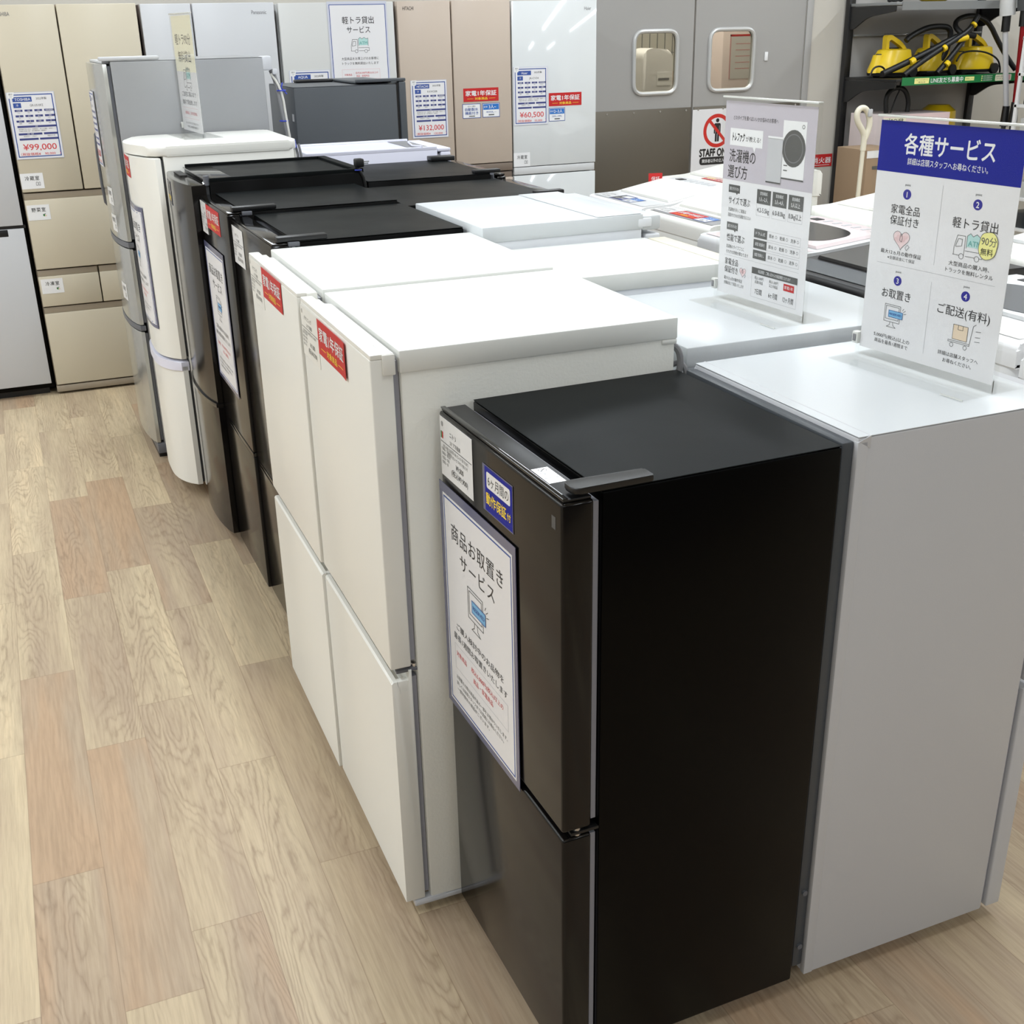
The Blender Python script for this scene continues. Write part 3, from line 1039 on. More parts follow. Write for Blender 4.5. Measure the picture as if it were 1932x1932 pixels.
white_tag(c, '三洋', '冷蔵庫', ['SR-141P'], '¥9,000', '(税込¥9,900)', False, WHITE)
plabel(c.build('price_label', A7), 'white price label with small print')
notice_poster('reservation service poster bent around the rounded white refrigerator', PA7, .42, .10, 1.150, .69, 'reservation service posters', WB7)
m = MB()
for k, (dx, dy) in enumerate(((.0, .0), (.012, .006), (.022, -.004))):
    m.tube([(.592+dx, .05+dy, 1.352), (.600+dx, .045+dy, 1.30), (.598+dx, .05+dy, 1.15), (.6+dx, .05+dy, .8)], .005, GREYC if k else WHITE, 8, smooth=1)
m.tube([(.588, .07, 1.362), (.604, .055, 1.365), (.604, .045, 1.34), (.592, .04, 1.335)], .0025, BLUETIE, 6)
m.build('power_cord', A7)

# ---- A8: tall silver-grey
PA8 = (.392, 5.118, .012)
A8 = island_fridge('refrigerator', 'tall silver-grey three-door refrigerator at the far end of the front row', *PA8, 1, .575, .060, .604, 1.652,
                   [(.955, 1.642), (.605, .925), (.075, .575)], SILVER, SILVERD, SILVER, zb=.05, bulge=.030, doorthick=.045, gasket=DKSILVER)
hm = [(.930, .952), (.580, .602)]
for z0, z1 in hm:
    m = MB()
    pts = [(-.002+.032*abs(2*k/18-1)**2.4, .575*k/18) for k in range(19)]
    m.prism(pts+[(.052, .575), (.052, 0)], z0, z1, DKSILVER, 'z', .002)
    m.build('handle_strip', A8)
m = MB()
m.box(.02, .25, .002, .05, 1.6535, 1.668, SILVERW, .005)
m.box(.032, .06, .03, .545, 1.6425, 1.652, SILVERW, .003)
m.build('hinge_cover', A8)
m = MB()
m.tube([(.022, .545, 1.36), (.006, .54, 1.34), (.006, .54, 1.06), (.022, .545, 1.04)], .007, DKSILVER, 8, smooth=1)
m.build('door_handle', A8)
m = MB()
m.box(.03, .12, .0, .575, .025, .072, DKSILVER, .004)
m.box(.034, .3, .03, .545, .0, .025, BLACKP)
m.build('kick_strip', A8)
m = MB()
m.box(.655, .70, .0, .06, 1.60, 1.655, SILVERW, .008)
m.tube([(.70, .03, 1.60), (.71, .025, 1.57), (.715, .02, 1.55), (.722, .0, 1.48), (.728, -.0, 1.42), (.745, -.01, 1.30), (.75, 0, 1.0)], .011, GREYC, 10, smooth=2)
m.tube([(.695, .02, 1.585), (.715, .0, 1.55), (.73, -.01, 1.5), (.735, -.015, 1.42), (.745, -.02, 1.3), (.75, 0, 1.0)], .005, mat('pale_cord', (200, 198, 190), .5), 8, smooth=1)
m.box(.70, .72, .0, .02, 1.583, 1.605, SILVERW, .003)
for zz in (1.52, 1.40):
    m.tube([(.728+.017*math.cos(a), -.002+.017*math.sin(a), zz) for a in [k*math.pi/6 for k in range(12)]], .003, BLUETIE, 6, True)
m.tube([(.735, 0, 1.55), (.728, -.005, 1.53), (.75, .0, 1.505)], .003, BLUETIE, 6)
m.build('power_cord', A8)
WB8 = lambda yy: .030*abs(2*max(0, min(.575, yy))/.575-1)**2.4
def loose_card(label, pose, x0, x1, z1, z0, warp, args):
    T = thing('price_card', label, 'price card', (pose[0], pose[1], 0), pose[2], 'sleeved price cards')
    c = front_card(x0, x1, z1, z0, 210, 297, warp, out=.004)
    price_card(c, *args)
    c.build('printed_sheet', T)
    return T
loose_card('price card on the bowed door of the tall silver-grey refrigerator', PA8, .42, .215, 1.535, 1.235, WB8, ('MITSUBISHI', 'MR-C33E', '¥33,000', '30,000'))
for z in (1.16, 1.05, .76):
    c = front_card(.22, .12, z, z-.07, 106, 74, WB8)
    room_label(c, '冷蔵室' if z > 1.1 else '野菜室' if z > 1 else '冷凍室', 'm')
    c.build('compartment_label', A8)

# ------------------------------------------------------------------ second row, backs to the first
PB1 = (1.671, 1.397, .002)
B1 = island_fridge('refrigerator', 'pale silver refrigerator beside the front black one, seen from its dark recessed back', *PB1, -1, .495, .050, .446, 1.139,
                   [(.575, 1.13), (.03, .560)], SILVERW, SILVERW, COOLTOP_DIM, zb=.03, foot=PALEGR, gasket=GREYPL, rr=.004)
# bent rear lip and dark protruding rear panel
m = MB()
xb = -(.05+.446)
m.add([(xb+.001, -.001, 1.1312), (xb+.001, .496, 1.1312), (xb+.024, .496, 1.1396), (xb+.024, -.001, 1.1396), (xb+.024, -.001, 1.118), (xb+.024, .496, 1.118)],
      [(0, 1, 2, 3), (0, 3, 4), (1, 5, 2), (0, 4, 5, 1)], SILVERW)
for y0, y1 in ((-.001, .012), (.484, .496)):
    m.box(xb-.001, xb+.02, y0, y1, .03, 1.131, SILVERW, .002)
m.build('back_flange', B1)
m = MB()
m.box(xb-.024, xb-.001, .008, .487, .05, 1.1305, CHARC, .003)
m.box(xb-.0265, xb-.0245, .03, .12, .06, .25, BLACKP, .001)
for zz in (.10, .23):
    m.tube([(xb-.012, .0085, zz), (xb-.012, .004, zz)], .006, DKSILVER, 8)
m.build('back_panel', B1)

PB2 = (1.765, 1.925, -.009)
B2 = island_fridge('refrigerator', 'low white refrigerator with a thick top board carrying the washing machine guide', *PB2, -1, .475, .040, .545, 1.158,
                   [(.50, 1.10), (.03, .48)], COOLWHITE, COOLWHITE, COOLWHITE, topstyle='plain')
m = MB()
m.box(-.0, -.588, -.004, .478, 1.118, 1.160, COOLTOP_DIM, .004)
m.build('top_board', B2)
PB3 = (1.655, 2.452, -.02)
B3 = island_fridge('refrigerator', 'white refrigerator with a beige-trimmed door, beyond the washing machine guide', *PB3, -1, .42, .060, .440, 1.202,
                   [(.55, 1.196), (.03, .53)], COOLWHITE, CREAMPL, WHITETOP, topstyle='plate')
m = MB()
m.box(-.0, -.05, .004, .416, 1.1965, 1.2005, CREAMPL, .001)
m.box(-.048, -.060, .33, .42, 1.172, 1.195, BEIGEB)
m.build('door_top_trim', B3)
PB4 = (1.672, 2.904, .010)
B4 = island_fridge('refrigerator', 'bluish white refrigerator with a stepped hinge corner, in the middle of the second row', *PB4, -1, .534, .060, .477, 1.262,
                   [(.60, 1.205), (.03, .58)], COOLWHITE, COOLWHITE, COOLTOP_DIM, topstyle='plate')
m = MB()
m.box(-.0, -.060, 0, .535, 1.2155, 1.2555, COOLTOP_DIM, .006)
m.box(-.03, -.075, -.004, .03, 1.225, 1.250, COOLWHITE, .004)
m.box(-.064, -.20, .0, .535, 1.2625, 1.264, COOLTOP_DIM, .001)
m.build('hinge_cover', B4)
def black_B(label, pose, W_, D, d, h, hz, gl):
    T = island_fridge('refrigerator', label, *pose, -1, W_, D, d, h, [(.55, h-.012), (.035, .53)], BLACKS, gl, BLACKT, zb=.035)
    m = MB()
    m.box(-.004, -.05, .003, W_-.003, h-.0115, h-.004, gl, .002)
    m.build('door_top_trim', T)
    m = MB()
    m.box(-.02, -.12, .002, .034, h+.0005, h+.0135, BLACKP, .003)
    if hz:
        m.box(-.046, -.062, .0, .02, h-.03, h+.001, DKSILVER, .002)
        MB().box(-.02, -.12, W_-.06, W_-.004, h+.0005, h+.018, BLACKP, .003).build('hinge_cover', T)
    m.build('hinge_cover', T)
    return T
B5 = black_B('black refrigerator in the second row, its top beside the bluish white one', (1.676, 3.50, .004), .495, .055, .50, 1.247, False, BLACKG)
B6 = black_B('black second-row refrigerator with two raised hinges', (1.672, 4.03, -.008), .545, .047, .47, 1.262, True, BLACKG)
PB7 = (1.675, 4.615, -.012)
B7 = island_fridge('refrigerator', 'lavender white refrigerator with a raised rim, behind the black ones of the second row', *PB7, -1, .405, .056, .535, 1.300,
                   [(.60, 1.288), (.03, .58)], LAVENDER, LAVENDER, LAVENDER, topstyle='tray')
m = MB()
m.box(-.0, -.056, .0, .405, 1.2885, 1.302, LAVENDER, .004)
m.box(-.07, -.15, .02, .385, 1.3015, 1.3035, GREYC)
m.build('hinge_cover', B7)
MB().tube([(-.12, .0, 1.313), (-.13, .1, 1.308), (-.10, .25, 1.308)], .004, LAVENDER, 6).build('tape', B7)
PB8 = (1.722, 5.30, .002)
B8 = island_fridge('refrigerator', 'tall charcoal refrigerator with raised black hinges at the far end of the second row', *PB8, -1, .50, .045, .466, 1.522,
                   [(.70, 1.53), (.03, .68)], CHARC, CHARC, CHARC, topstyle='plain', gasket=GAP)
m = MB()
m.box(.0, -.22, .0, .05, 1.531, 1.544, CHARC, .003)
m.box(-.05, -.22, .05, .48, 1.524, 1.536, CHARC, .006)
m.box(-.22, -.40, .42, .48, 1.5225, 1.536, BLACKP, .006)
m.build('hinge_cover', B8)
m = MB()
m.box(-.5115, -.513, .03, .06, 1.38, 1.41, P_LG)
m.build('rating_sticker', B8)

# ------------------------------------------------------------------ back row against the wall (fronts at y = FY)
FY = 6.397
def wall_fridge(label, x0, x1, h, panels, bodym, depth=.62, trim=None):
    """panels: list of (name, x0, x1, z0, z1, mat, kind)"""
    T = thing('refrigerator', label, 'refrigerator', (x0, FY, 0), 0)
    b = MB()
    b.box(0, x1-x0, .05, depth, .03, h-.004, bodym, .004)
    b.box(.03, x1-x0-.03, .06, depth-.02, .0, .03, BLACKP)
    b.build('body', T)
    for (nm, a, b_, z0, z1, mm, kind) in panels:
        m = MB()
        a, b_ = a-x0, b_-x0
        if kind == 'grip':          # drawer front under a set-back band, its recess shade put into a darker colour
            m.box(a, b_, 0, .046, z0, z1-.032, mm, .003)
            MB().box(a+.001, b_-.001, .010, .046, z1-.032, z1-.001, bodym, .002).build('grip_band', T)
        else:
            m.box(a, b_, 0, .046, z0, z1, mm, .004 if kind != 'sharp' else .0015)
        m.build(nm, T)
    return T
def wcard(T, x0w, x0, x1, z1, z0, W_, H_, out=.0012):
    return Card((x0-x0w, -out, z1), (x1-x0, 0, 0), (0, 0, z0-z1), W_, H_)
g = .003
C0 = wall_fridge('pale glass-front refrigerator in a black frame, in the corner beside the beige one', -.60, .056, 1.86,
                 [('door', -.60, .040, .882, 1.855, PEARL, 'sharp'), ('door', -.60, .040, .066, .866, PEARL, 'sharp')], BLACKS)
m = MB()
m.box(.46, .565, -.001, .02, .83, .8655, BLACKP, .003)
m.box(.0, .65, .004, .04, .8665, .8815, BLACKP)
m.build('grip_channel', C0)
c1x = .061
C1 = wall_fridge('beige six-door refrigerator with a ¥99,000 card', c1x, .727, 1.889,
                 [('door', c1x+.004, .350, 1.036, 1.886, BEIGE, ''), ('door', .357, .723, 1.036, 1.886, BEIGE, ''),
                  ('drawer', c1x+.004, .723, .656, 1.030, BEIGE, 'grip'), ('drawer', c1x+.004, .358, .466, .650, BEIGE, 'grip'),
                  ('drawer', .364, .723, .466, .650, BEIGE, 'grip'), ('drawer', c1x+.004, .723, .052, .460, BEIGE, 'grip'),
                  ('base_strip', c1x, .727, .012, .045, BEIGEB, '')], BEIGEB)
def wall_price(label, x0, x1, z1, z0, args):
    T = thing('price_card', label, 'price card', (x0, FY, 0), 0, 'sleeved price cards')
    c = Card((0, -.003, z1), (x1-x0, 0, 0), (0, 0, z0-z1), 210, 297)
    price_card(c, *args)
    c.build('printed_sheet', T)
    return T
wall_price('sleeved price card reading ¥99,000', .067, .285, 1.501, 1.193, ('TOSHIBA', 'GR-U510FZ', '¥99,000', '90,000'))
def logo(T, x0w, x0, x1, z, t, mm=P_G):
    c = wcard(T, x0w, x0, x1, z+.014, z-.014, 100, 28, .0006)
    c.text(t, 50, 14, 26, mm, width=98, layer=1)
    c.build('maker_mark', T)
logo(C1, c1x, .075, .145, 1.847, 'TOSHIBA')
for t_, x0, z1, ic in (('冷蔵室', .065, 1.126, 'm'), ('野菜室', .070, .974, 'v'), ('冷凍室', .074, .606, 'v')):
    c = wcard(C1, c1x, x0, x0+.106, z1, z1-.074, 106, 74)
    room_label(c, t_, ic)
    plabel(c.build('compartment_label', C1), 'white compartment label')
C2 = wall_fridge('pearl grey refrigerator with French doors, next to the beige one', .738, 1.402, 1.885,
                 [('door', .742, .984, .95, 1.882, PEARL, ''), ('door', .992, 1.398, .95, 1.882, PEARL, ''), ('drawer', .742, 1.398, .5, .94, PEARL, 'grip'), ('drawer', .742, 1.398, .06, .49, PEARL, 'grip')], mat('grey_brown_frame', (104, 92, 88), .5))
logo(C2, .738, 1.281, 1.358, 1.838, 'Panasonic')
C3 = wall_fridge('off-white single-door-wide refrigerator carrying the truck rental poster', 1.418, 2.034, 1.88,
                 [('door', 1.420, 2.031, .80, 1.878, OFFW, ''), ('drawer', 1.420, 2.031, .06, .79, OFFW, 'grip')], OFFW)
wall_price('partly hidden price card headed AQUA', 1.446, 1.664, 1.556, 1.250, ('AQUA', 'AQR-36N', '¥88,000', '80,000'))
C4 = wall_fridge('champagne French-door refrigerator with a ¥132,000 card', 2.048, 2.700, 1.884,
                 [('door', 2.051, 2.348, 1.032, 1.880, CHAMP, ''), ('door', 2.356, 2.697, 1.032, 1.880, CHAMP, ''), ('grip_channel', 2.051, 2.697, .985, 1.028, CHAMPD, ''), ('drawer', 2.051, 2.697, .52, .98, CHAMP, 'grip'), ('drawer', 2.051, 2.697, .06, .51, CHAMP, 'grip')], CHAMPD)
logo(C4, 2.048, 2.08, 2.142, 1.845, 'HITACHI', P_K)
wall_price('sleeved price card reading ¥132,000', 2.103, 2.311, 1.486, 1.187, ('HITACHI', 'R-KWC50R', '¥132,000', '120,000'))
c = wcard(C4, 2.048, 2.408, 2.618, 1.435, 1.365, 210, 72)
c.H = 80
red_sticker(c)
plabel(c.build('warranty_sticker', C4), 'red one-year warranty sticker')
c = wcard(C4, 2.048, 2.400, 2.508, 1.354, 1.278, 104, 74)
small_blue(c, None, ('自動製氷', '機能付き'))
plabel(c.build('feature_sticker', C4), 'white ice maker sticker')
c = wcard(C4, 2.048, 2.519, 2.623, 1.354, 1.279, 104, 74)
small_blue(c, '3人~', '400L~')
plabel(c.build('feature_sticker', C4), 'blue household size sticker')
C5 = wall_fridge('glossy white refrigerator with a ¥60,500 card, beside the grey swing doors', 2.704, 3.229, 1.876,
                 [('door', 2.706, 3.227, 1.000, 1.874, ICEW, 'sharp'), ('grip_channel', 2.706, 3.222, .955, .996, PALEGR, ''), ('drawer', 2.706, 3.227, .06, .950, ICEW, '')], SILVERW)
logo(C5, 2.704, 3.149, 3.193, 1.832, 'Haier')
wall_price('sleeved price card reading ¥60,500', 2.709, 2.919, 1.536, 1.226, ('Haier', 'JR-CV34', '¥60,500', '55,000'))
c = wcard(C5, 2.704, 2.927, 3.134, 1.392, 1.321, 210, 80)
red_sticker(c)
plabel(c.build('warranty_sticker', C5), 'red one-year warranty sticker')
c = wcard(C5, 2.704, 2.927, 3.029, 1.312, 1.239, 104, 74)
small_blue(c, '2~3人', '200L~299L')
plabel(c.build('feature_sticker', C5), 'blue household size sticker')
c = wcard(C5, 2.704, 2.704, 2.806, 1.077, 1.0, 106, 74)
room_label(c, '冷蔵室', 'm')
plabel(c.build('compartment_label', C5), 'white compartment label')

# truck rental poster on C3
T = thing('truck_rental_poster', 'large white poster with a line-drawn truck on the off-white refrigerator', 'poster', (1.672, FY, 0))
c = Card((0, -.003, 1.882), (.320, 0, 0), (0, 0, -.448), 100, 100)
c.base(SLEEVEC, .0012)
plabel(c.build('sleeve', T), 'clear plastic sleeve')
c = Card((.010, -.0036, 1.868), (.302, 0, 0), (0, 0, -.424), 297, 420)
c.base(P_P)
c.frame(0, 0, 297, 420, 3.4, P_B, 1)
c.text('軽トラ貸出', 148, 76, 38, P_K, width=168, bold=.008)
c.text('サービス', 148, 122, 36, P_K, width=124, bold=.008)
truck(c, 104, 196, .95, 1.8)
c.text('大型商品をお買上げのお客様に', 148, 260, 15, P_K, width=200)
c.text('トラックを無料貸出いたします', 148, 283, 15, P_K, width=196)
c.frame(46, 312, 250, 360, .9, P_PK, 1)
c.text('対象商品', 78, 338, 11, P_RP, width=40)
c.rect(108, 326, 108.8, 350, P_PK, 1)
c.text('店内20,000円(税込)以上の', 178, 330, 11, P_RP, width=122)
c.text('商品・家電商品', 156, 345, 11, P_RP, width=70)
c.text('お買上げの日にご利用いただけます。', 140, 386, 9, P_DG, width=150)
c.build('printed_sheet', T)

# ------------------------------------------------------------------ door sign and wall sign
c = Card((4.272, WALL-.0075, 1.212), (.345, 0, 0), (0, 0, -.40), 345, 400)
c.base(P_P, .001)
P_SR = mat('print_signal_red', (200, 44, 34), .45)
c.ring(196, 140, 96, 24, P_SR, 1, 40)
c.disc(196, 74, 13, P_K, 2)
c.poly(rpoly([(176, 92), (216, 92), (222, 100), (222, 158), (212, 158), (212, 210), (180, 210), (180, 158), (170, 158), (170, 100)], 4), P_K, 2)
c.rect(195, 158, 197.5, 210, P_P, 3)
c.rect(180, 108, 181.5, 158, P_P, 3)
c.rect(211, 108, 212.5, 158, P_P, 3)
c.line([(132, 72), (260, 208)], 20, P_SR, 4)
c.text('STAFF ONLY', 196, 278, 68, P_K, width=262, bold=.085)
c.rrect(66, 308, 326, 358, 24, P_K, 1)
c.text('関係者以外の立入禁止', 196, 333, 26, P_W, width=216, bold=.015)
o = c.build('door_sign')
tag(o, 'white STAFF ONLY sign with a red ring on the grey swing door', 'sign')
c = Card((5.235, WALL-.003, .87), (.20, 0, 0), (0, 0, -.085), 200, 85)
c.base(P_R, .0015)
c.text('消火器', 112, 42, 44, P_W, width=160, bold=.02)
c.rect(20, 72, 180, 75, P_W)
tag(c.build('wall_sign'), 'small red fire extinguisher sign on the cream wall', 'sign')

# ------------------------------------------------------------------ acrylic sign stands
def sign_stand(label, loc, rotz, W_, H_, paper):
    """faces local -x, reader's left at +y; loc is the middle of its foot"""
    T = thing('sign_stand', label, 'sign', loc, rotz, 'clear acrylic sign stands')
    m = MB()
    m.box(-.0045, -.0025, -W_/2, W_/2, .002, H_, ACRYL)
    m.box(.0025, .0045, -W_/2, W_/2, .002, H_, ACRYL)
    m.box(-.075, .075, -W_/2, W_/2, 0, .002, ACRYL)
    m.build('acrylic_holder', T)
    m = MB()
    m.box(-.006, .006, -W_/2, W_/2, H_, H_+.004, ACEDGE, .001)
    m.box(-.005, .005, -W_/2-.002, -W_/2, .002, H_, ACRYL)
    m.box(-.005, .005, W_/2, W_/2+.002, .002, H_, ACRYL)
    m.box(-.0755, -.074, -W_/2, -W_/2+.05, .0002, .0022, ACEDGE)
    plabel(m.build('holder_edge', T), 'bright acrylic edge')
    m = MB()
    m.box(-.008, .008, W_/2-.006, W_/2+.010, .020, .044, ACEDGE, .003)
    m.box(-.0092, -.0082, W_/2-.002, W_/2+.006, .025, .039, P_G, .0004)
    m.build('corner_clip', T)
    c = Card((-.0003, W_/2-.006, H_-.006), (0, -(W_-.012), 0), (0, 0, -(H_-.022)), 297, 420)
    c.base(P_P, .0005)
    paper(c)
    c.build('printed_sheet', T)
    return T
def services(c):
    c.rect(0, 0, 297, 88, P_ROY, 1)
    c.text('各種サービス', 150, 38, 38, P_W, width=186, bold=.03)
    c.text('詳細は店頭スタッフへお尋ねください。', 150, 67, 13, P_W, width=166, bold=.012)
    c.rect(148.2, 100, 149, 238, P_LG, 1)
    c.rect(148.2, 268, 149, 400, P_LG, 1)
    c.rect(22, 252, 276, 252.8, P_LG, 1)
    for i, (u, v) in enumerate(((74, 124), (222, 124), (74, 280), (222, 280))):
        c.text('point', u, v-17, 6, P_DG)
        c.disc(u, v, 9, P_IND)
        c.text(str(i+1), u, v, 14, P_W, bold=.02)
    c.text('家電全品', 74, 152, 18, P_K, width=64)
    c.text('保証付き', 74, 172, 18, P_K, width=64)
    heart(c, 72, 204, 1.15, .8)
    c.text('最大12ヵ月の動作保証', 74, 230, 8.5, P_K, width=92)
    c.text('※全額返金にて保証', 76, 240, 7, P_DG, width=62)
    c.text('軽トラ貸出', 222, 158, 20, P_K, width=90)
    truck(c, 186, 196, .58, .8)
    c.poly(rpoly([(238, 168), (262, 164), (272, 178), (268, 206), (248, 214), (234, 200)], 10), P_YL, 5)
    c.line(rpoly([(238, 168), (262, 164), (272, 178), (268, 206), (248, 214), (234, 200)], 10), .8, P_DG, 6, True)
    c.text('90分', 254, 181, 17, P_DG, width=30, layer=6)
    c.text('無料', 252, 199, 13, P_K, width=24, layer=6, bold=.01)
    c.text('大型商品の購入時、', 220, 228, 9, P_K, width=82)
    c.text('トラックを無料レンタル', 222, 240, 9, P_K, width=96)
    c.text('お取置き', 74, 306, 19, P_K, width=66)
    monitor(c, 52, 326, .62, .8)
    c.text('5,000円(税込)以上の', 74, 388, 8.5, P_K, width=84)
    c.text('商品を最長1週間まで', 74, 399, 8.5, P_K, width=78)
    c.text('ご配送(有料)', 222, 310, 20, P_K, width=108)
    c.rect(206, 332, 236, 358, P_TAN, 1)
    c.line([(206, 332), (236, 332), (236, 358), (206, 358)], .8, P_DG, 2, True)
    c.line([(216, 332), (216, 340), (226, 340), (226, 332)], .8, P_DG, 2)
    c.line([(198, 361), (242, 361), (242, 364), (198, 364)], .8, P_DG, 2, True)
    c.line([(242, 361), (246, 328), (251, 324)], .8, P_DG, 2)
    c.ring(206, 369, 3.6, .8, P_DG, 2, 12)
    c.ring(234, 369, 3.6, .8, P_DG, 2, 12)
    for q in (336, 346, 354):
        c.line([(252, q), (262, q-1)], .8, P_DG, 2)
    c.text('詳細は店舗スタッフへ', 222, 388, 8.5, P_K, width=84)
    c.text('お尋ねください。', 222, 400, 8.5, P_K, width=60)
def washer_guide(c):
    c.rect(0, 0, 297, 166, P_LIL, 1)
    c.text('どのタイプを選べばいいかお悩みのお客様へ', 104, 34, 10, P_K, width=150)
    c.rect(20, 56, 132, 92, P_W, 2)
    c.poly([(100, 92), (106, 102), (110, 92)], P_W, 2)
    c.text('トレファク', 50, 74, 20, P_K, width=42, bold=.05, layer=3, slant=.1)
    c.text('が教える!', 100, 76, 12, P_K, width=50, layer=3)
    c.text('洗濯機の', 66, 114, 30, P_K, width=90, bold=.012)
    c.text('選び方', 52, 148, 30, P_K, width=68, bold=.012)
    # picture of a tall dryer and a drum washer
    c.rect(196, 30, 268, 146, P_W, 2)
    c.disc(232, 84, 36, P_DG, 3, 37)
    c.ring(232, 84, 28, 2, P_G, 4)
    c.ring(258, 40, 3.5, 1.2, P_DG, 3, 12)
    c.rect(150, 68, 198, 158, P_LG, 5)
    c.rect(150, 64, 198, 69, P_W, 5)
    c.rect(150, 156, 198, 159, P_DG, 6)
    c.rect(204, 118, 216, 120, P_DG, 4)
    c.rect(204, 128, 216, 130, P_DG, 4)
    c.rect(198, 144, 268, 147, P_DG, 4)
    for v, a, t_, s1, s2 in ((176, '選び方その1', 'サイズで選ぶ', '洗濯物が多いご家庭は', '容量が大きめの洗濯機がおススメ'), (258, '選び方その2', '性能で選ぶ', '洗濯機のタイプごとに', 'それぞれ特徴が異なります')):
        c.rect(24, v, 64, v+17, P_DG, 1)
        c.poly([(50, v+17), (54, v+21), (57, v+17)], P_DG, 1)
        c.text(a, 44, v+8.5, 8, P_W, width=32)
        c.text(t_, 26, v+34, 18, P_K, 'L', width=76 if v < 200 else 64)
        c.text(s1, 26, v+54, 9, P_DG, 'L', width=64)
        c.text(s2, 26, v+66, 9, P_DG, 'L', width=80)
    for i, (a, b_) in enumerate((('1人~2人', '4.2-5.5kg'), ('3人~4人', '6.0-8.0kg'), ('5人以上', '8.0kg以上'))):
        u = 124+i*52
        c.frame(u, 176, u+46, 232, .7, P_LG, 1)
        c.rect(u, 176, u+46, 206, P_DG, 2)
        c.text('家族構成', u+23, 184, 8, P_W, width=24, layer=3)
        c.text(a, u+23, 196, 11, P_W, width=28, layer=3, bold=.01)
        c.text(b_, u+23, 219, 14, P_K, width=40)
    for i, a in enumerate(('ドラム式', '縦型 乾燥付', '縦型 乾燥なし')):
        v = 260+i*23
        c.frame(122, v, 274, v+19, .7, P_LG, 1)
        c.rect(122, v, 166, v+19, P_DG, 2)
        c.text(a, 144, v+9.5, 8, P_W, width=32, layer=3)
        for j, q in enumerate(('節水', '乾燥', '洗浄')):
            c.text(q, 181+j*35, v+9.5, 9, P_DG, width=16)
            c.ring(196+j*35, v+9.5, 3, .7, P_G, 2, 10)
    c.rect(20, 332, 276, 332.6, P_LG, 1)
    c.text('家電全品', 24, 346, 16, P_K, 'L', width=48)
    c.text('保証付き', 24, 364, 16, P_K, 'L', width=48)
    heart(c, 90, 362, .7, .6)
    c.text('最大12ヵ月の動作保証', 24, 384, 8.5, P_DG, 'L', width=66)
    c.text('全額返金にて保証いたします', 24, 395, 8.5, P_DG, 'L', width=72)
    c.frame(122, 344, 274, 410, .8, P_LG, 1)
    c.rect(122, 344, 274, 358, P_DG, 2)
    c.text('保証期間：ご購入日からの保証期間となります', 198, 351, 8, P_W, width=108, layer=3)
    for i, (a, b_, q) in enumerate((('税込1,000円', '未満の商品', '7日間'), ('税込1,000円', '以上の商品', '6ヶ月間'), ('家電1年', '', '12ヶ月間'))):
        u = 148+i*50
        if i == 2:
            c.rect(u-17, 362, u+17, 377, P_R, 2)
            c.text(a, u, 369.5, 8, P_W, width=28, layer=3)
        else:
            c.text(a, u, 366, 8, P_DG, width=30)
            c.text(b_, u, 375, 8, P_DG, width=28)
        c.text(q, u, 396, 14, P_K, width=24+i*5)
def truck_sign(c):
    c.rect(0, 0, 297, 200, P_CRM, 1)
    c.text('軽トラ90分', 148, 84, 44, P_K, width=230, bold=.01)
    c.text('無料貸出', 148, 146, 44, P_K, width=190, bold=.01)
    truck(c, 98, 226, 1.1, 2)
    c.text('ご自宅に運ぶまで', 148, 282, 20, P_K, width=210)
    c.text('無料で貸出致します', 148, 312, 20, P_K, width=214)
    c.frame(36, 332, 262, 372, 1, P_PK, 1)
    c.text('対象商品　店内大型商品', 148, 352, 13, P_RP, width=180)
    c.text('詳しくはスタッフまでお尋ねください', 148, 390, 10, P_DG, width=190)
    c.text('ご利用には免許証が必要です', 148, 404, 10, P_DG, width=160)
sign_stand('clear stand with a blue-headed services sheet on the pale silver refrigerator', (1.509, 1.641, 1.1405), .085, .336, .444, services)
sign_stand('clear stand with a lilac-headed washing machine guide', (1.480, 2.135, 1.1615), .05, .318, .436, washer_guide)
sign_stand('narrow-looking clear stand with a cream truck lending sheet on the rounded white refrigerator', (.714, 4.93, 1.3735), .08, .335, .442, truck_sign)

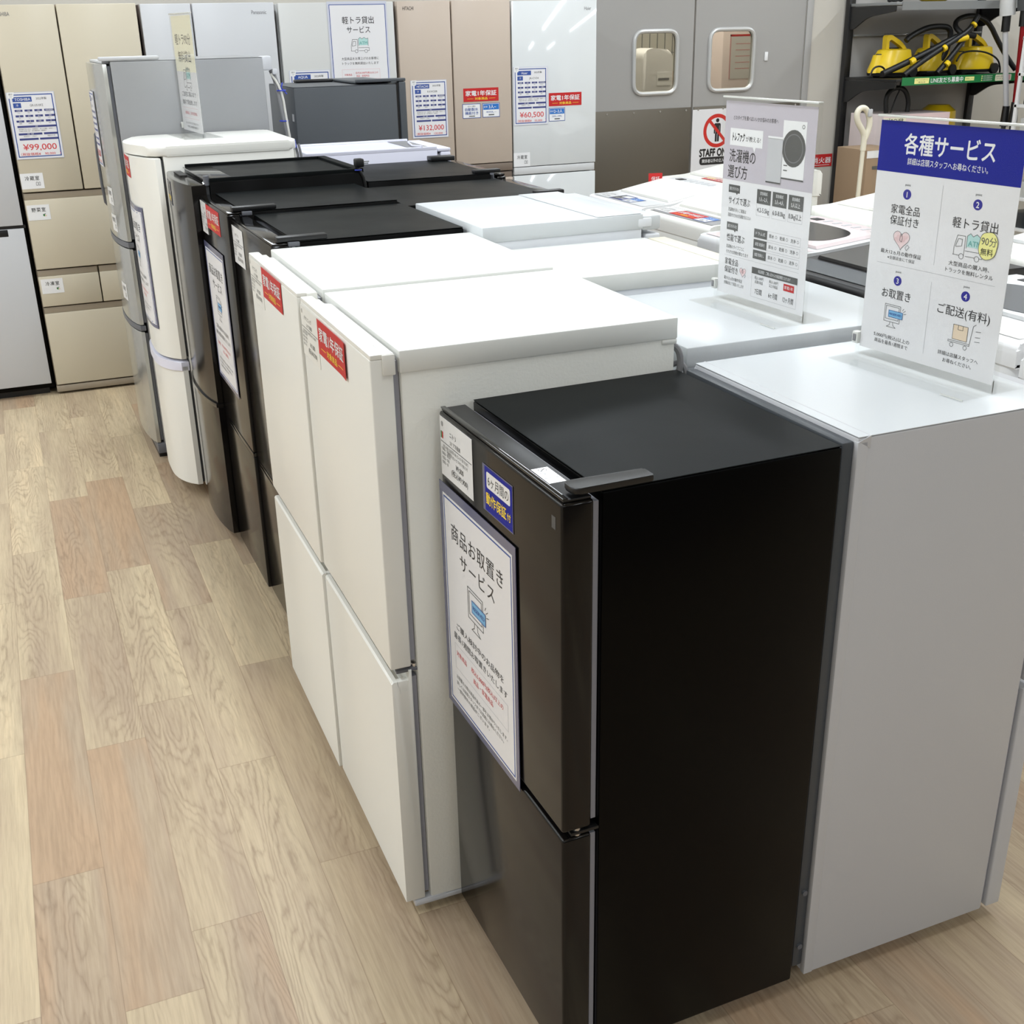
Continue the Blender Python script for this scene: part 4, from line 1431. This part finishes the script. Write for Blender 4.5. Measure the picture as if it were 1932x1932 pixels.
# ------------------------------------------------------------------ washing machines beyond the second row (fronts face -x)
def washer(label, x, y, W_, d, h, body, lid, strip, rise=.05, panel=None, window=None, cards=(), group=None, frontband=None, cornerr=.03):
    T = thing('washing_machine', label, 'washing machine', (x, y, 0), 0, group)
    b = MB()
    b.box(0, d, 0, W_, .05, h-.05, body, cornerr, 3)
    for fx in (.06, d-.06):
        for fy in (.06, W_-.06):
            b.tube([(fx, fy, 0), (fx, fy, .055)], .022, BLACKP, 10)
    b.build('body', T)
    m = MB()
    prof = rpoly([(-.004, h-.075), (-.004, h-.012), (.02, h), (.16, h+.004), (d-.13, h+rise), (d+.002, h+rise), (d+.002, h-.075)], [.004, .02, .02, .02, .03, .02, .004], 4)
    m.prism(prof, -.003, W_+.003, body if frontband is None else frontband, 'y', .012)
    m.build('top_frame', T)
    # lid follows the slope of the frame
    sl = (rise-.004)/(d-.29)
    zl = lambda q: h+.004+sl*(q-.16)
    m = MB()
    a0, a1 = .17, d-.14
    m.add([(a0, .035, zl(a0)+.001), (a1, .035, zl(a1)+.001), (a1, W_-.035, zl(a1)+.001), (a0, W_-.035, zl(a0)+.001),
           (a0, .045, zl(a0)+.012), (a1, .045, zl(a1)+.012), (a1, W_-.045, zl(a1)+.012), (a0, W_-.045, zl(a0)+.012)],
          [(0, 1, 5, 4), (1, 2, 6, 5), (2, 3, 7, 6), (3, 0, 4, 7), (4, 5, 6, 7)], lid)
    lo = m.build('lid', T)
    if window:
        m = MB()
        cxm, cym, ra, rb = (a0+a1)/2, W_/2, (a1-a0)*.42, W_*.36
        pts = [(cxm+ra*math.copysign(abs(math.cos(t))**.7, math.cos(t)), cym+rb*math.copysign(abs(math.sin(t))**.7, math.sin(t))) for t in [2*math.pi*k/32 for k in range(32)]]
        m.add([(p, q, zl(p)+.0135) for p, q in pts]+[(p, q, zl(p)+.011) for p, q in pts], [tuple(range(32))]+[(k, (k+1) % 32, 32+(k+1) % 32, 32+k) for k in range(32)], window)
        m.build('lid_window', lo)
    if strip:
        m = MB()
        m.add([(.022, .02, h+.0012), (.15, .02, h+.0045), (.15, W_-.02, h+.0045), (.022, W_-.02, h+.0012)], [(0, 1, 2, 3)], strip)
        m.build('front_strip', T)
    if panel:
        m = MB()
        m.add([(d-.125, .03, h+rise+.001), (d-.01, .03, h+rise+.001), (d-.01, W_-.03, h+rise+.001), (d-.125, W_-.03, h+rise+.001)], [(0, 1, 2, 3)], panel)
        for k in range(6):
            yy = W_*(.2+.1*k)
            m.box(d-.085, d-.045, yy, yy+.018, h+rise+.001, h+rise+.003, P_LG)
        m.box(d-.09, d-.05, W_*.82-.02, W_*.82+.03, h+rise+.001, h+rise+.0035, P_K)
        m.build('control_panel', T)
    for (yl, yr, x0, x1, fn, W2, H2, lab, nm) in cards:
        zf = lambda q: h+.0012+.026*(q-.022)
        c = Card((x1, yl, zf(x1)+.0016), (0, yr-yl, 0), (x0-x1, 0, zf(x0)-zf(x1)), W2, H2)
        fn(c)
        plabel(c.build(nm, T), lab)
    return T
def wt(c):
    white_tag(c, 'シャープ', '全自動洗濯機', ['ES-GE5D 2020年製 5.5kg 傷あり'], '¥14,000', '(税込¥15,400)')
def blue_dark(c):
    c.base(P_N)
    c.rect(4, 5, 62, 65, P_DG, 1)
    c.rrect(30, 8, 100, 34, 4, P_W, 2)
    c.text('6ヶ月保証', 65, 50, 18, P_W, layer=2)
def blue_size(c):
    small_blue(c, '2~3人', '5kg~7kg')
GW = 'top-loading washing machines'
washer('white washing machine with a navy label on its front strip, farthest of the labelled pair', 2.745, 4.96, .56, .56, .945, P_W, WHITE, PALEGR, .05, PALEGR, None,
       [(.54, .39, .03, .135, wt, 150, 105, 'white paper price label', 'price_label'), (.385, .265, .03, .13, blue_dark, 104, 70, 'navy label', 'warranty_sticker'), (.26, .165, .03, .12, blue_size, 104, 74, 'blue household size sticker', 'feature_sticker')], GW)
washer('white washing machine with a red sticker and slotted panel, nearer of the labelled pair', 2.745, 4.35, .58, .52, .94, WHITE, WHITE, GREYLID, .085, PALEGR, None,
       [(.57, .42, .04, .14, wt, 150, 105, 'white paper price label', 'price_label'), (.415, .205, .04, .125, red_sticker, 210, 80, 'red one-year warranty sticker', 'warranty_sticker'), (.20, .10, .035, .125, blue_size, 104, 74, 'blue household size sticker', 'feature_sticker')], GW)
washer('pale pink washing machine with a smoked lid window', 2.60, 3.60, .60, .58, .945, PALEGR, PINK, PINK, .03, PINK, SMOKE, (), GW)
washer('black washing machine with a grey control strip', 2.50, 2.93, .60, .60, .945, BLACKP, mat('black_lid', (58, 56, 54), .3), CHARC, .03, None, None, (), GW, frontband=BLACKP, cornerr=.015)
washer('white washing machine with red and blue stickers, behind the services stand', 2.42, 2.28, .57, .57, .945, P_W, PALEGR, WHITE, .03, PALEGR, DKGREY,
       [(.46, .33, .055, .145, red_sticker, 210, 80, 'red one-year warranty sticker', 'warranty_sticker'), (.325, .23, .05, .13, blue_size, 104, 74, 'blue household size sticker', 'feature_sticker')], GW)
washer('white washing machine with a tan lid, nearest of its row', 2.38, 1.62, .60, .57, .94, P_W, TAN, None, .03, None, None, (), GW)
def promo(c):
    c.base(P_R)
    c.rect(0, 0, 60, 34, P_Y, 1)
    c.rect(150, 4, 196, 44, P_BL2, 1)
    c.text('特別価格', 100, 56, 34, P_W, width=170, bold=.02)
washer('large white washing machine with a sloping lid against the swing doors', 3.335, 5.20, .62, .62, .965, WHITE, WHITE, None, .055, PALEGR, None,
       [(.40, .12, .13, .19, promo, 200, 80, 'red and yellow promotional label', 'promotional_label')], GW)
washer('large white washing machine with a red-bordered label, behind the pale pink one', 3.31, 3.84, .64, .62, .965, WHITE, WHITE, None, .045, PALEGR, None,
       [(.50, .22, .18, .25, promo, 200, 80, 'red and yellow promotional label', 'promotional_label')], GW)
washer('large white washing machine standing behind the one with red and blue stickers', 3.25, 2.75, .64, .62, .965, WHITE, PALEGR, None, .045, PALEGR, None, (), GW)

# little red price flag on the far labelled washer
m = MB()
c = Card((3.08, 5.49, 1.03), (.07, -.02, 0), (0, 0, -.06), 70, 60)
c.base(P_R, .0008)
c.text('SALE' if False else '保証', 35, 28, 22, P_W)
tag(c.build('shelf_flag'), 'tiny red flag card standing on the white washing machine', 'sign')

# ------------------------------------------------------------------ black gondola shelving with steam cleaners
G = thing('shelving_unit', 'black shelving unit with a green front strip against the back wall', 'shelf', (5.43, WALL, 0))
BLK = mat('black_powder_coat', (24, 24, 25), .45)
for xx in (0, 1.13):
    m = MB()
    m.box(xx, xx+.05, -.06, -.02, 0, 2.3, BLK, .002)
    for zz in range(4, 46):
        m.box(xx+.021, xx+.029, -.0606, -.0601, zz*.05-.012, zz*.05+.012, GAP)
    m.build('upright', G)
m = MB()
m.box(.05, 1.13, -.03, -.012, .1, 2.25, GREYBOARD)
m.build('back_board', G)
for zz, yf, dp in ((1.84, -.52, .0), (1.378, -.59, 0), (.55, -.60, 0)):
    m = MB()
    m.box(.01, 1.17, yf, -.062, zz-.018, zz, SHELFG if zz > 1.5 else BLK, .002)
    m.build('shelf_board', G)
    for xx in (.0, 1.13):
        m = MB()
        m.prism(rpoly([(-.061, zz-.02), (-.061, zz-.16), (-.10, zz-.16), (-.24, zz-.085), (yf+.01, zz-.055), (yf+.01, zz-.02)], [0, .01, .02, .06, .01, 0]), xx+.012, xx+.024, BLK, 'x')
        m.build('bracket', G)
m = MB()
m.box(.05, 1.16, -.075, -.062, 1.635, 1.648, SHELFG, .002)
m.box(.30, .335, -.30, -.075, 1.640, 1.650, CHROME, .002)
m.build('hanging_bar', G)
# green strip along the front edge of the middle shelf
c = Card((.055, -.594, 1.388), (1.06, 0, 0), (0, 0, -.05), 1060, 50)
c.base(GREEN, .002)
c.rect(102, 8, 222, 42, P_YL, 1)
c.text('トレファクスタイル', 162, 18, 14, P_DG, width=100)
c.text('埼玉店', 162, 33, 11, P_DG, width=60)
c.text('LINE友だち募集中', 372, 25, 36, P_W, width=270, bold=.02)
c.rect(524, 12, 602, 36, P_YL, 1)
c.text('登録はこちら', 563, 24, 12, P_GRN, width=66)
for i in range(3):
    c.rect(664, 8+i*13, 672, 16+i*13, P_YL, 1)
    c.text('お得な情報配信中', 678, 12+i*13, 10, P_W, 'L', width=80)
c.rrect(784, 6, 924, 46, 8, P_CRM, 1)
c.text('LINEお友達限定', 836, 18, 13, P_DG, width=90)
c.text('クーポン配信', 836, 33, 13, P_DG, width=80)
c.rrect(890, 9, 916, 43, 5, P_PK, 2)
plabel(c.build('price_rail', G), 'green price rail with white letters')
c = Card((.055, -.524, 1.842), (1.06, 0, 0), (0, 0, -.05), 100, 10)
c.base(SHELFG, .002)
c.build('price_rail', G)

def cleaner(label, x, y, z, rz, k=1.0):
    T = thing('steam_cleaner', label, 'steam cleaner', (x, y, z), rz, 'yellow steam cleaners')
    m = MB()
    m.rings([(0, 0, .03, .150, .115, 2.6), (0, 0, .045, .152, .117, 2.6), (.006, 0, .10, .134, .105, 2.6), (.018, 0, .155, .112, .093, 2.6), (.020, 0, .170, .106, .088, 2.6), (.020, 0, .176, .092, .076, 2.6)], YEL, 32)
    m.build('body', T)
    m = MB()
    m.rings([(0, 0, .012, .150, .113, 2.6), (0, 0, .032, .154, .118, 2.6)], BLACKP, 32)
    for sx in (-1, 1):
        m.tube([(.09, sx*.10, .035), (.09, sx*.13, .035)], .034, BLACKP, 16)
    m.tube([(-.11, -.02, .015), (-.11, .02, .015)], .015, BLACKP, 12)
    m.build('base', T)
    m = MB()
    outer = rpoly([(-.065, .165), (-.068, .262), (-.030, .266), (.075, .215), (.142, .13), (.135, .06), (.09, .06), (.09, .165)], [.004, .03, .03, .05, .05, .01, .01, .004], 4)
    inner = rpoly([(-.042, .178), (-.044, .228), (-.028, .236), (.05, .195), (.072, .178), (.070, .176), (.066, .176), (.05, .176)], [.004, .012, .012, .02, .004, .001, .001, .002], 4)
    n_ = len(outer)
    vs = [(p[0], y, p[1]) for y in (-.021, .021) for L_ in (outer, inner) for p in L_]
    fs = []
    for i in range(n_):
        j = (i+1) % n_
        fs += [(i, j, n_+j, n_+i), (2*n_+i, 2*n_+j, 3*n_+j, 3*n_+i), (i, j, 2*n_+j, 2*n_+i), (n_+i, n_+j, 3*n_+j, 3*n_+i)]
    m.add(vs, fs, YEL)
    m.build('carry_handle', T)
    m = MB()
    m.rings([(-.12, 0, .03, .05, .05, 2.2), (-.110, 0, .10, .042, .042, 2.2), (-.102, 0, .142, .038, .038, 2.2)], YEL, 20)
    m.rings([(-.102, 0, .1425, .022, .022, 2), (-.102, 0, .148, .02, .02, 2)], BLACKP, 16)
    m.build('water_tank', T)
    m = MB()
    m.box(-.030, .045, -.016, .016, .1765, .186, BLACKP, .004)
    m.build('filler_cap', T)
    return T
SZ = 1.379
cl1 = cleaner('yellow steam cleaner nearest the dark upright, in full view', 5.63, 6.76, SZ, 0)
cl2 = cleaner('yellow steam cleaner half hidden behind crossing black tubes', 6.0, 6.80, SZ, .15)
cl3 = cleaner('yellow steam cleaner at the vacuum end of the shelf, a thin cord over it', 6.335, 6.76, SZ, 0)
cl3.scale = (1, 1, 1)
def to_local(T, pts):
    Mi = (Matrix.Translation(T.location) @ Matrix.Rotation(T.rotation_euler.z, 4, 'Z')).inverted()
    return [Mi @ Vector(p) for p in pts]
def hose(T, name, pts, r, mm=RUB, sm=2, extra=()):
    m = MB()
    m.tube(to_local(T, pts), r, mm, 10, smooth=sm)
    for (p, q, rr, m2) in extra:
        m.tube(to_local(T, [p, q]), rr, m2, 10)
    m.build(name, T)
hose(cl1, 'steam_lance', [(5.38, 6.53, 1.412), (5.60, 6.55, 1.48), (5.80, 6.57, 1.545), (5.95, 6.58, 1.605), (6.08, 6.58, 1.64), (6.16, 6.58, 1.625)], .020, extra=[((5.60, 6.53, 1.475), (5.63, 6.53, 1.49), .022, YEL), ((5.99, 6.56, 1.605), (6.08, 6.56, 1.617), .02, YEL)])
hose(cl2, 'steam_lance', [(5.53, 6.50, 1.400), (5.72, 6.53, 1.495), (5.96, 6.55, 1.60), (6.10, 6.57, 1.66), (6.17, 6.58, 1.75)], .018, extra=[((5.86, 6.53, 1.55), (5.88, 6.53, 1.562), .021, YEL), ((6.12, 6.56, 1.69), (6.13, 6.56, 1.70), .022, YEL)])
hose(cl3, 'steam_lance', [(5.82, 6.52, 1.402), (5.95, 6.55, 1.50), (6.07, 6.58, 1.60), (6.16, 6.60, 1.70)], .018, extra=[((5.89, 6.52, 1.45), (5.91, 6.52, 1.468), .021, YEL)])
hose(cl2, 'steam_hose', [(5.69, 6.7, 1.605), (5.72, 6.7, 1.63), (5.79, 6.7, 1.660), (5.87, 6.7, 1.685), (5.96, 6.69, 1.69), (6.03, 6.68, 1.68), (6.05, 6.68, 1.62), (6.03, 6.7, 1.5), (6.0, 6.72, 1.46)], .019)
hose(cl3, 'steam_hose', [(6.10, 6.6, 1.62), (6.06, 6.68, 1.69), (6.12, 6.7, 1.74), (6.25, 6.7, 1.755), (6.38, 6.7, 1.715), (6.48, 6.68, 1.57), (6.55, 6.64, 1.46), (6.60, 6.62, 1.40)], .017)
hose(cl3, 'power_cord', [(6.05, 6.6, 1.47), (6.10, 6.62, 1.52), (6.20, 6.63, 1.532), (6.33, 6.63, 1.52), (6.44, 6.63, 1.475), (6.49, 6.65, 1.415), (6.52, 6.68, 1.385)], .006)
hose(cl1, 'power_cord', [(5.34, 6.60, 1.40), (5.36, 6.60, 1.45), (5.42, 6.60, 1.46), (5.48, 6.62, 1.43), (5.52, 6.70, 1.39)], .006)
hose(cl2, 'power_cord', [(5.80, 6.60, 1.41), (5.90, 6.6, 1.405), (5.97, 6.6, 1.44), (6.0, 6.62, 1.50)], .007)

# lower shelf: carton, coiled hose, yellow tub
SL = .5505
T = thing('carton', 'printed steam cleaner carton on the lower shelf', 'box', (5.45, 6.56, SL))
m = MB()
m.box(0, .56, 0, .34, 0, .60, CARD_PINK, .003)
m.build('box', T)
c = Card((0.0, -.0012, .60), (.56, 0, 0), (0, 0, -.60), 560, 600)
c.rect(0, 0, 560, 130, P_PKL, 1)
c.rect(0, 18, 190, 58, P_CRM, 2)
c.text('KÄRCHER', 95, 38, 34, P_K, width=150, bold=.04, layer=3)
c.rect(60, 150, 130, 280, CARD_BR, 2)
c.rect(140, 210, 300, 380, P_G, 2)
for i in range(4):
    c.rect(320+i*50, 60+i*8, 350+i*50, 66+i*8, P_G, 2)
c.build('print', T)
T = thing('carton', 'small brown accessory carton below the cream cleaner handle', 'box', (5.05, 6.20, .0))
m = MB()
m.box(0, .26, 0, .3, 0, .98, CARD_BR, .003)
m.box(.0, .20, -.002, -.0005, .93, .975, P_W)
m.box(.09, .19, -.002, -.0005, .84, .86, P_DG)
m.box(.05, .10, -.002, -.0005, .86, .88, P_DG)
m.build('box', T)
m = MB()
m.tube([(5.60, 6.72, 1.152), (5.585, 6.72, 1.25), (5.62, 6.72, 1.30), (5.69, 6.72, 1.315), (5.75, 6.72, 1.29), (5.785, 6.72, 1.22), (5.78, 6.72, 1.152)], .016, RUB, 10, smooth=2)
m.tube([(5.63, 6.71, 1.152), (5.66, 6.71, 1.24), (5.69, 6.71, 1.30), (5.69, 6.71, 1.355)], .005, RUB, 8, smooth=1)
tag(m.build('coiled_hose'), 'loop of black hose standing on the printed carton', 'hose')
T = thing('yellow_tub', 'yellow tub half hidden behind the printed carton', 'tub', (6.14, 6.82, SL))
m = MB()
m.rings([(0, 0, 0, .11, .11, 2), (0, 0, .50, .12, .12, 2.2), (0, 0, .59, .115, .115, 2.2), (0, 0, .63, .07, .07, 2)], YEL, 24)
m.build('body', T)
T = thing('yellow_tub', 'yellow round container on the top grey shelf', 'tub', (5.93, 6.75, 1.8415))
m = MB()
m.rings([(0, 0, 0, .07, .07, 2), (0, 0, .02, .11, .11, 2), (0, 0, .22, .12, .12, 2)], YEL, 24)
m.build('body', T)
m = MB()
m.tube([(5.50+.03*math.cos(a)*(1+.3*math.sin(2*a)), 6.62+.06*math.sin(a), 1.853+.004*math.sin(3*a)) for a in [k*math.pi/8 for k in range(16)]], .008, RUB, 8, True)
tag(m.build('coiled_cable'), 'dark cable coil on the top grey shelf', 'cable')

# cream handle of a floor cleaner standing before the shelf
T = thing('floor_cleaner', 'cream floor cleaner with a looped upright handle', 'cleaner', (4.93, 6.12, 0))
O = Vector((4.93, 6.12, 0))
m = MB()
m.tube([(0, 0, .02), (.012, 0, .5), (.02, 0, 1.0)], .014, CREAMPL, 12)
m.build('tube', T)
m = MB()
m.tube([(.02, 0, .99), (.022, 0, 1.06), (.012, 0, 1.10), (-.04, 0, 1.16), (-.055, 0, 1.21), (-.03, 0, 1.245), (.015, 0, 1.24), (.045, 0, 1.19), (.055, 0, 1.14), (.04, 0, 1.09), (.022, 0, 1.05)], .018, CREAMPL, 12, smooth=2)
m.box(.02, .05, -.025, -.012, 1.19, 1.235, P_LG, .004)
m.build('handle', T)
m = MB()
m.box(-.12, .14, -.06, .08, .0, .06, CREAMPL, .015)
m.build('floor_head', T)

# stick vacuums at the end of the shelf
def stick(label, x, y, zb, lean, tubem, headm):
    T = thing('stick_vacuum', label, 'vacuum cleaner', (x, y, 0), 0, 'stick vacuums')
    m = MB()
    m.tube([(0, 0, zb+.12), (-lean*.5, 0, zb+.6)], .018, tubem, 12)
    m.build('tube', T)
    m = MB()
    m.tube([(.002, 0, zb), (0, 0, zb+.13)], [.03, .024], BLACKP, 12)
    m.box(-.10, .10, -.035, .035, 0, .06, BLACKP, .012)
    m.tube([(0, 0, .04), (0, 0, zb+.01)], .016, BLACKP, 10)
    m.build('floor_head', T)
    m = MB()
    a = Vector((-lean*.5, 0, zb+.6))
    m.tube([a, a+Vector((-.004, 0, .1))], .028, BLACKP, 12)
    m.tube([a+Vector((0, 0, .1)), a+Vector((-.01, 0, .17)), a+Vector((-.01, 0, .22))], .05, headm, 14)
    m.tube([a+Vector((-.01, 0, .21)), a+Vector((.03, .02, .30)), a+Vector((.09, .05, .27)), a+Vector((.08, .05, .16))], .016, headm, 10, smooth=2)
    m.build('motor_unit', T)
    return T
stick('silver stick vacuum hanging beside the shelf', 6.362, 6.415, 1.05, .20, SILVERW, PALEGR)
stick('red stick vacuum hanging beside the silver one', 6.345, 6.325, 1.08, .05, REDPL, DKGREY)

# white slatted rack in front of the far shelf
T = thing('slatted_rack', 'white slatted rack with small dark goods beside the red vacuum', 'rack', (6.245, 5.93, 0), 0)
for xx in (0, .68):
    m = MB()
    m.box(xx, xx+.022, 0, .022, 0, 1.9, P_W, .002)
    m.box(xx, xx+.022, .28, .302, 0, 1.9, P_W, .002)
    m.build('upright', T)
for zz in (.42, .62, .82, 1.02, 1.205, 1.40, 1.62):
    m = MB()
    m.box(.0, .70, -.004, .306, zz-.02, zz, P_W, .002)
    m.build('shelf_board', T)
cols = [(40, 44, 48), (70, 52, 60), (150, 60, 52), (190, 190, 186), (60, 80, 110), (30, 30, 32)]
n_ = 0
for zz in (.42, .62, .82, 1.02, 1.205, 1.40):
    for k in range(3):
        cc = cols[(n_*5+k) % 6]
        m = MB()
        x0 = .03+k*.2
        hh = .10+.03*((n_+k) % 3)
        m.box(6.245+x0, 6.245+x0+.17, 5.935+.01, 5.935+.25, zz+.0005, zz+hh, mat('goods_%d' % cols.index(cc), cc, .4), .003)
        m.box(6.245+x0+.01, 6.245+x0+.16, 5.935+.0085, 5.935+.0095, zz+hh*.3, zz+hh*.6, P_LG)
        tag(m.build('boxed_item'), 'small boxed item on the white slatted rack', 'box', 'small goods on the slatted rack')
        n_ += 1

# ------------------------------------------------------------------ things seen through the door windows
T = thing('carton', 'beige carton seen through the window of the first swing door', 'box', (4.50, 8.25, 0))
m = MB()
m.box(0, .42, 0, .5, 0, 1.40, CARD_BR, .01)
m.build('box', T)
m = MB()
m.prism(rpoly([(4.33, .9), (4.33, 1.55), (4.40, 1.585), (4.55, 1.57), (4.58, 1.52), (4.58, .9)], .05), 7.85, 8.05, P_P, 'y', .01)
m.box(4.33, 4.58, 7.85, 8.05, 0, .9, P_P)
m.box(4.45, 4.56, 7.847, 7.849, 1.33, 1.42, P_W)
m.box(4.46, 4.55, 7.8455, 7.8465, 1.365, 1.38, P_G)
tag(m.build('wrapped_appliance'), 'pale wrapped appliance behind the first swing door', 'appliance')
m = MB()
for k in range(9):
    m.box(4.76+k*.07, 4.766+k*.07, 8.9, 8.906, 0, 2.3, SHELFG)
for k in range(10):
    m.box(4.74, 5.36, 8.9, 8.906, .2+k*.22, .206+k*.22, SHELFG)
tag(m.build('wire_rack'), 'grey wire rack at the back of the stock room', 'rack')
T = thing('stock_refrigerator', 'cream appliance with a taped pink notice behind the second swing door', 'refrigerator', (4.93, 7.75, 0))
m = MB()
m.box(0, .62, 0, .6, 0, 1.80, CARD_PINK, .02)
m.build('body', T)
c = Card((.06, -.002, 1.66), (.42, 0, 0), (0, 0, -.30), 420, 300)
c.base(P_P)
c.rect(0, 0, 420, 14, P_RP, 1)
c.rect(0, 0, 10, 300, P_PK, 1)
for i in range(5):
    c.rect(50, 60+i*42, 360-30*(i % 2), 66+i*42, P_PK, 1)
plabel(c.build('taped_notice', T), 'pink bordered notice')
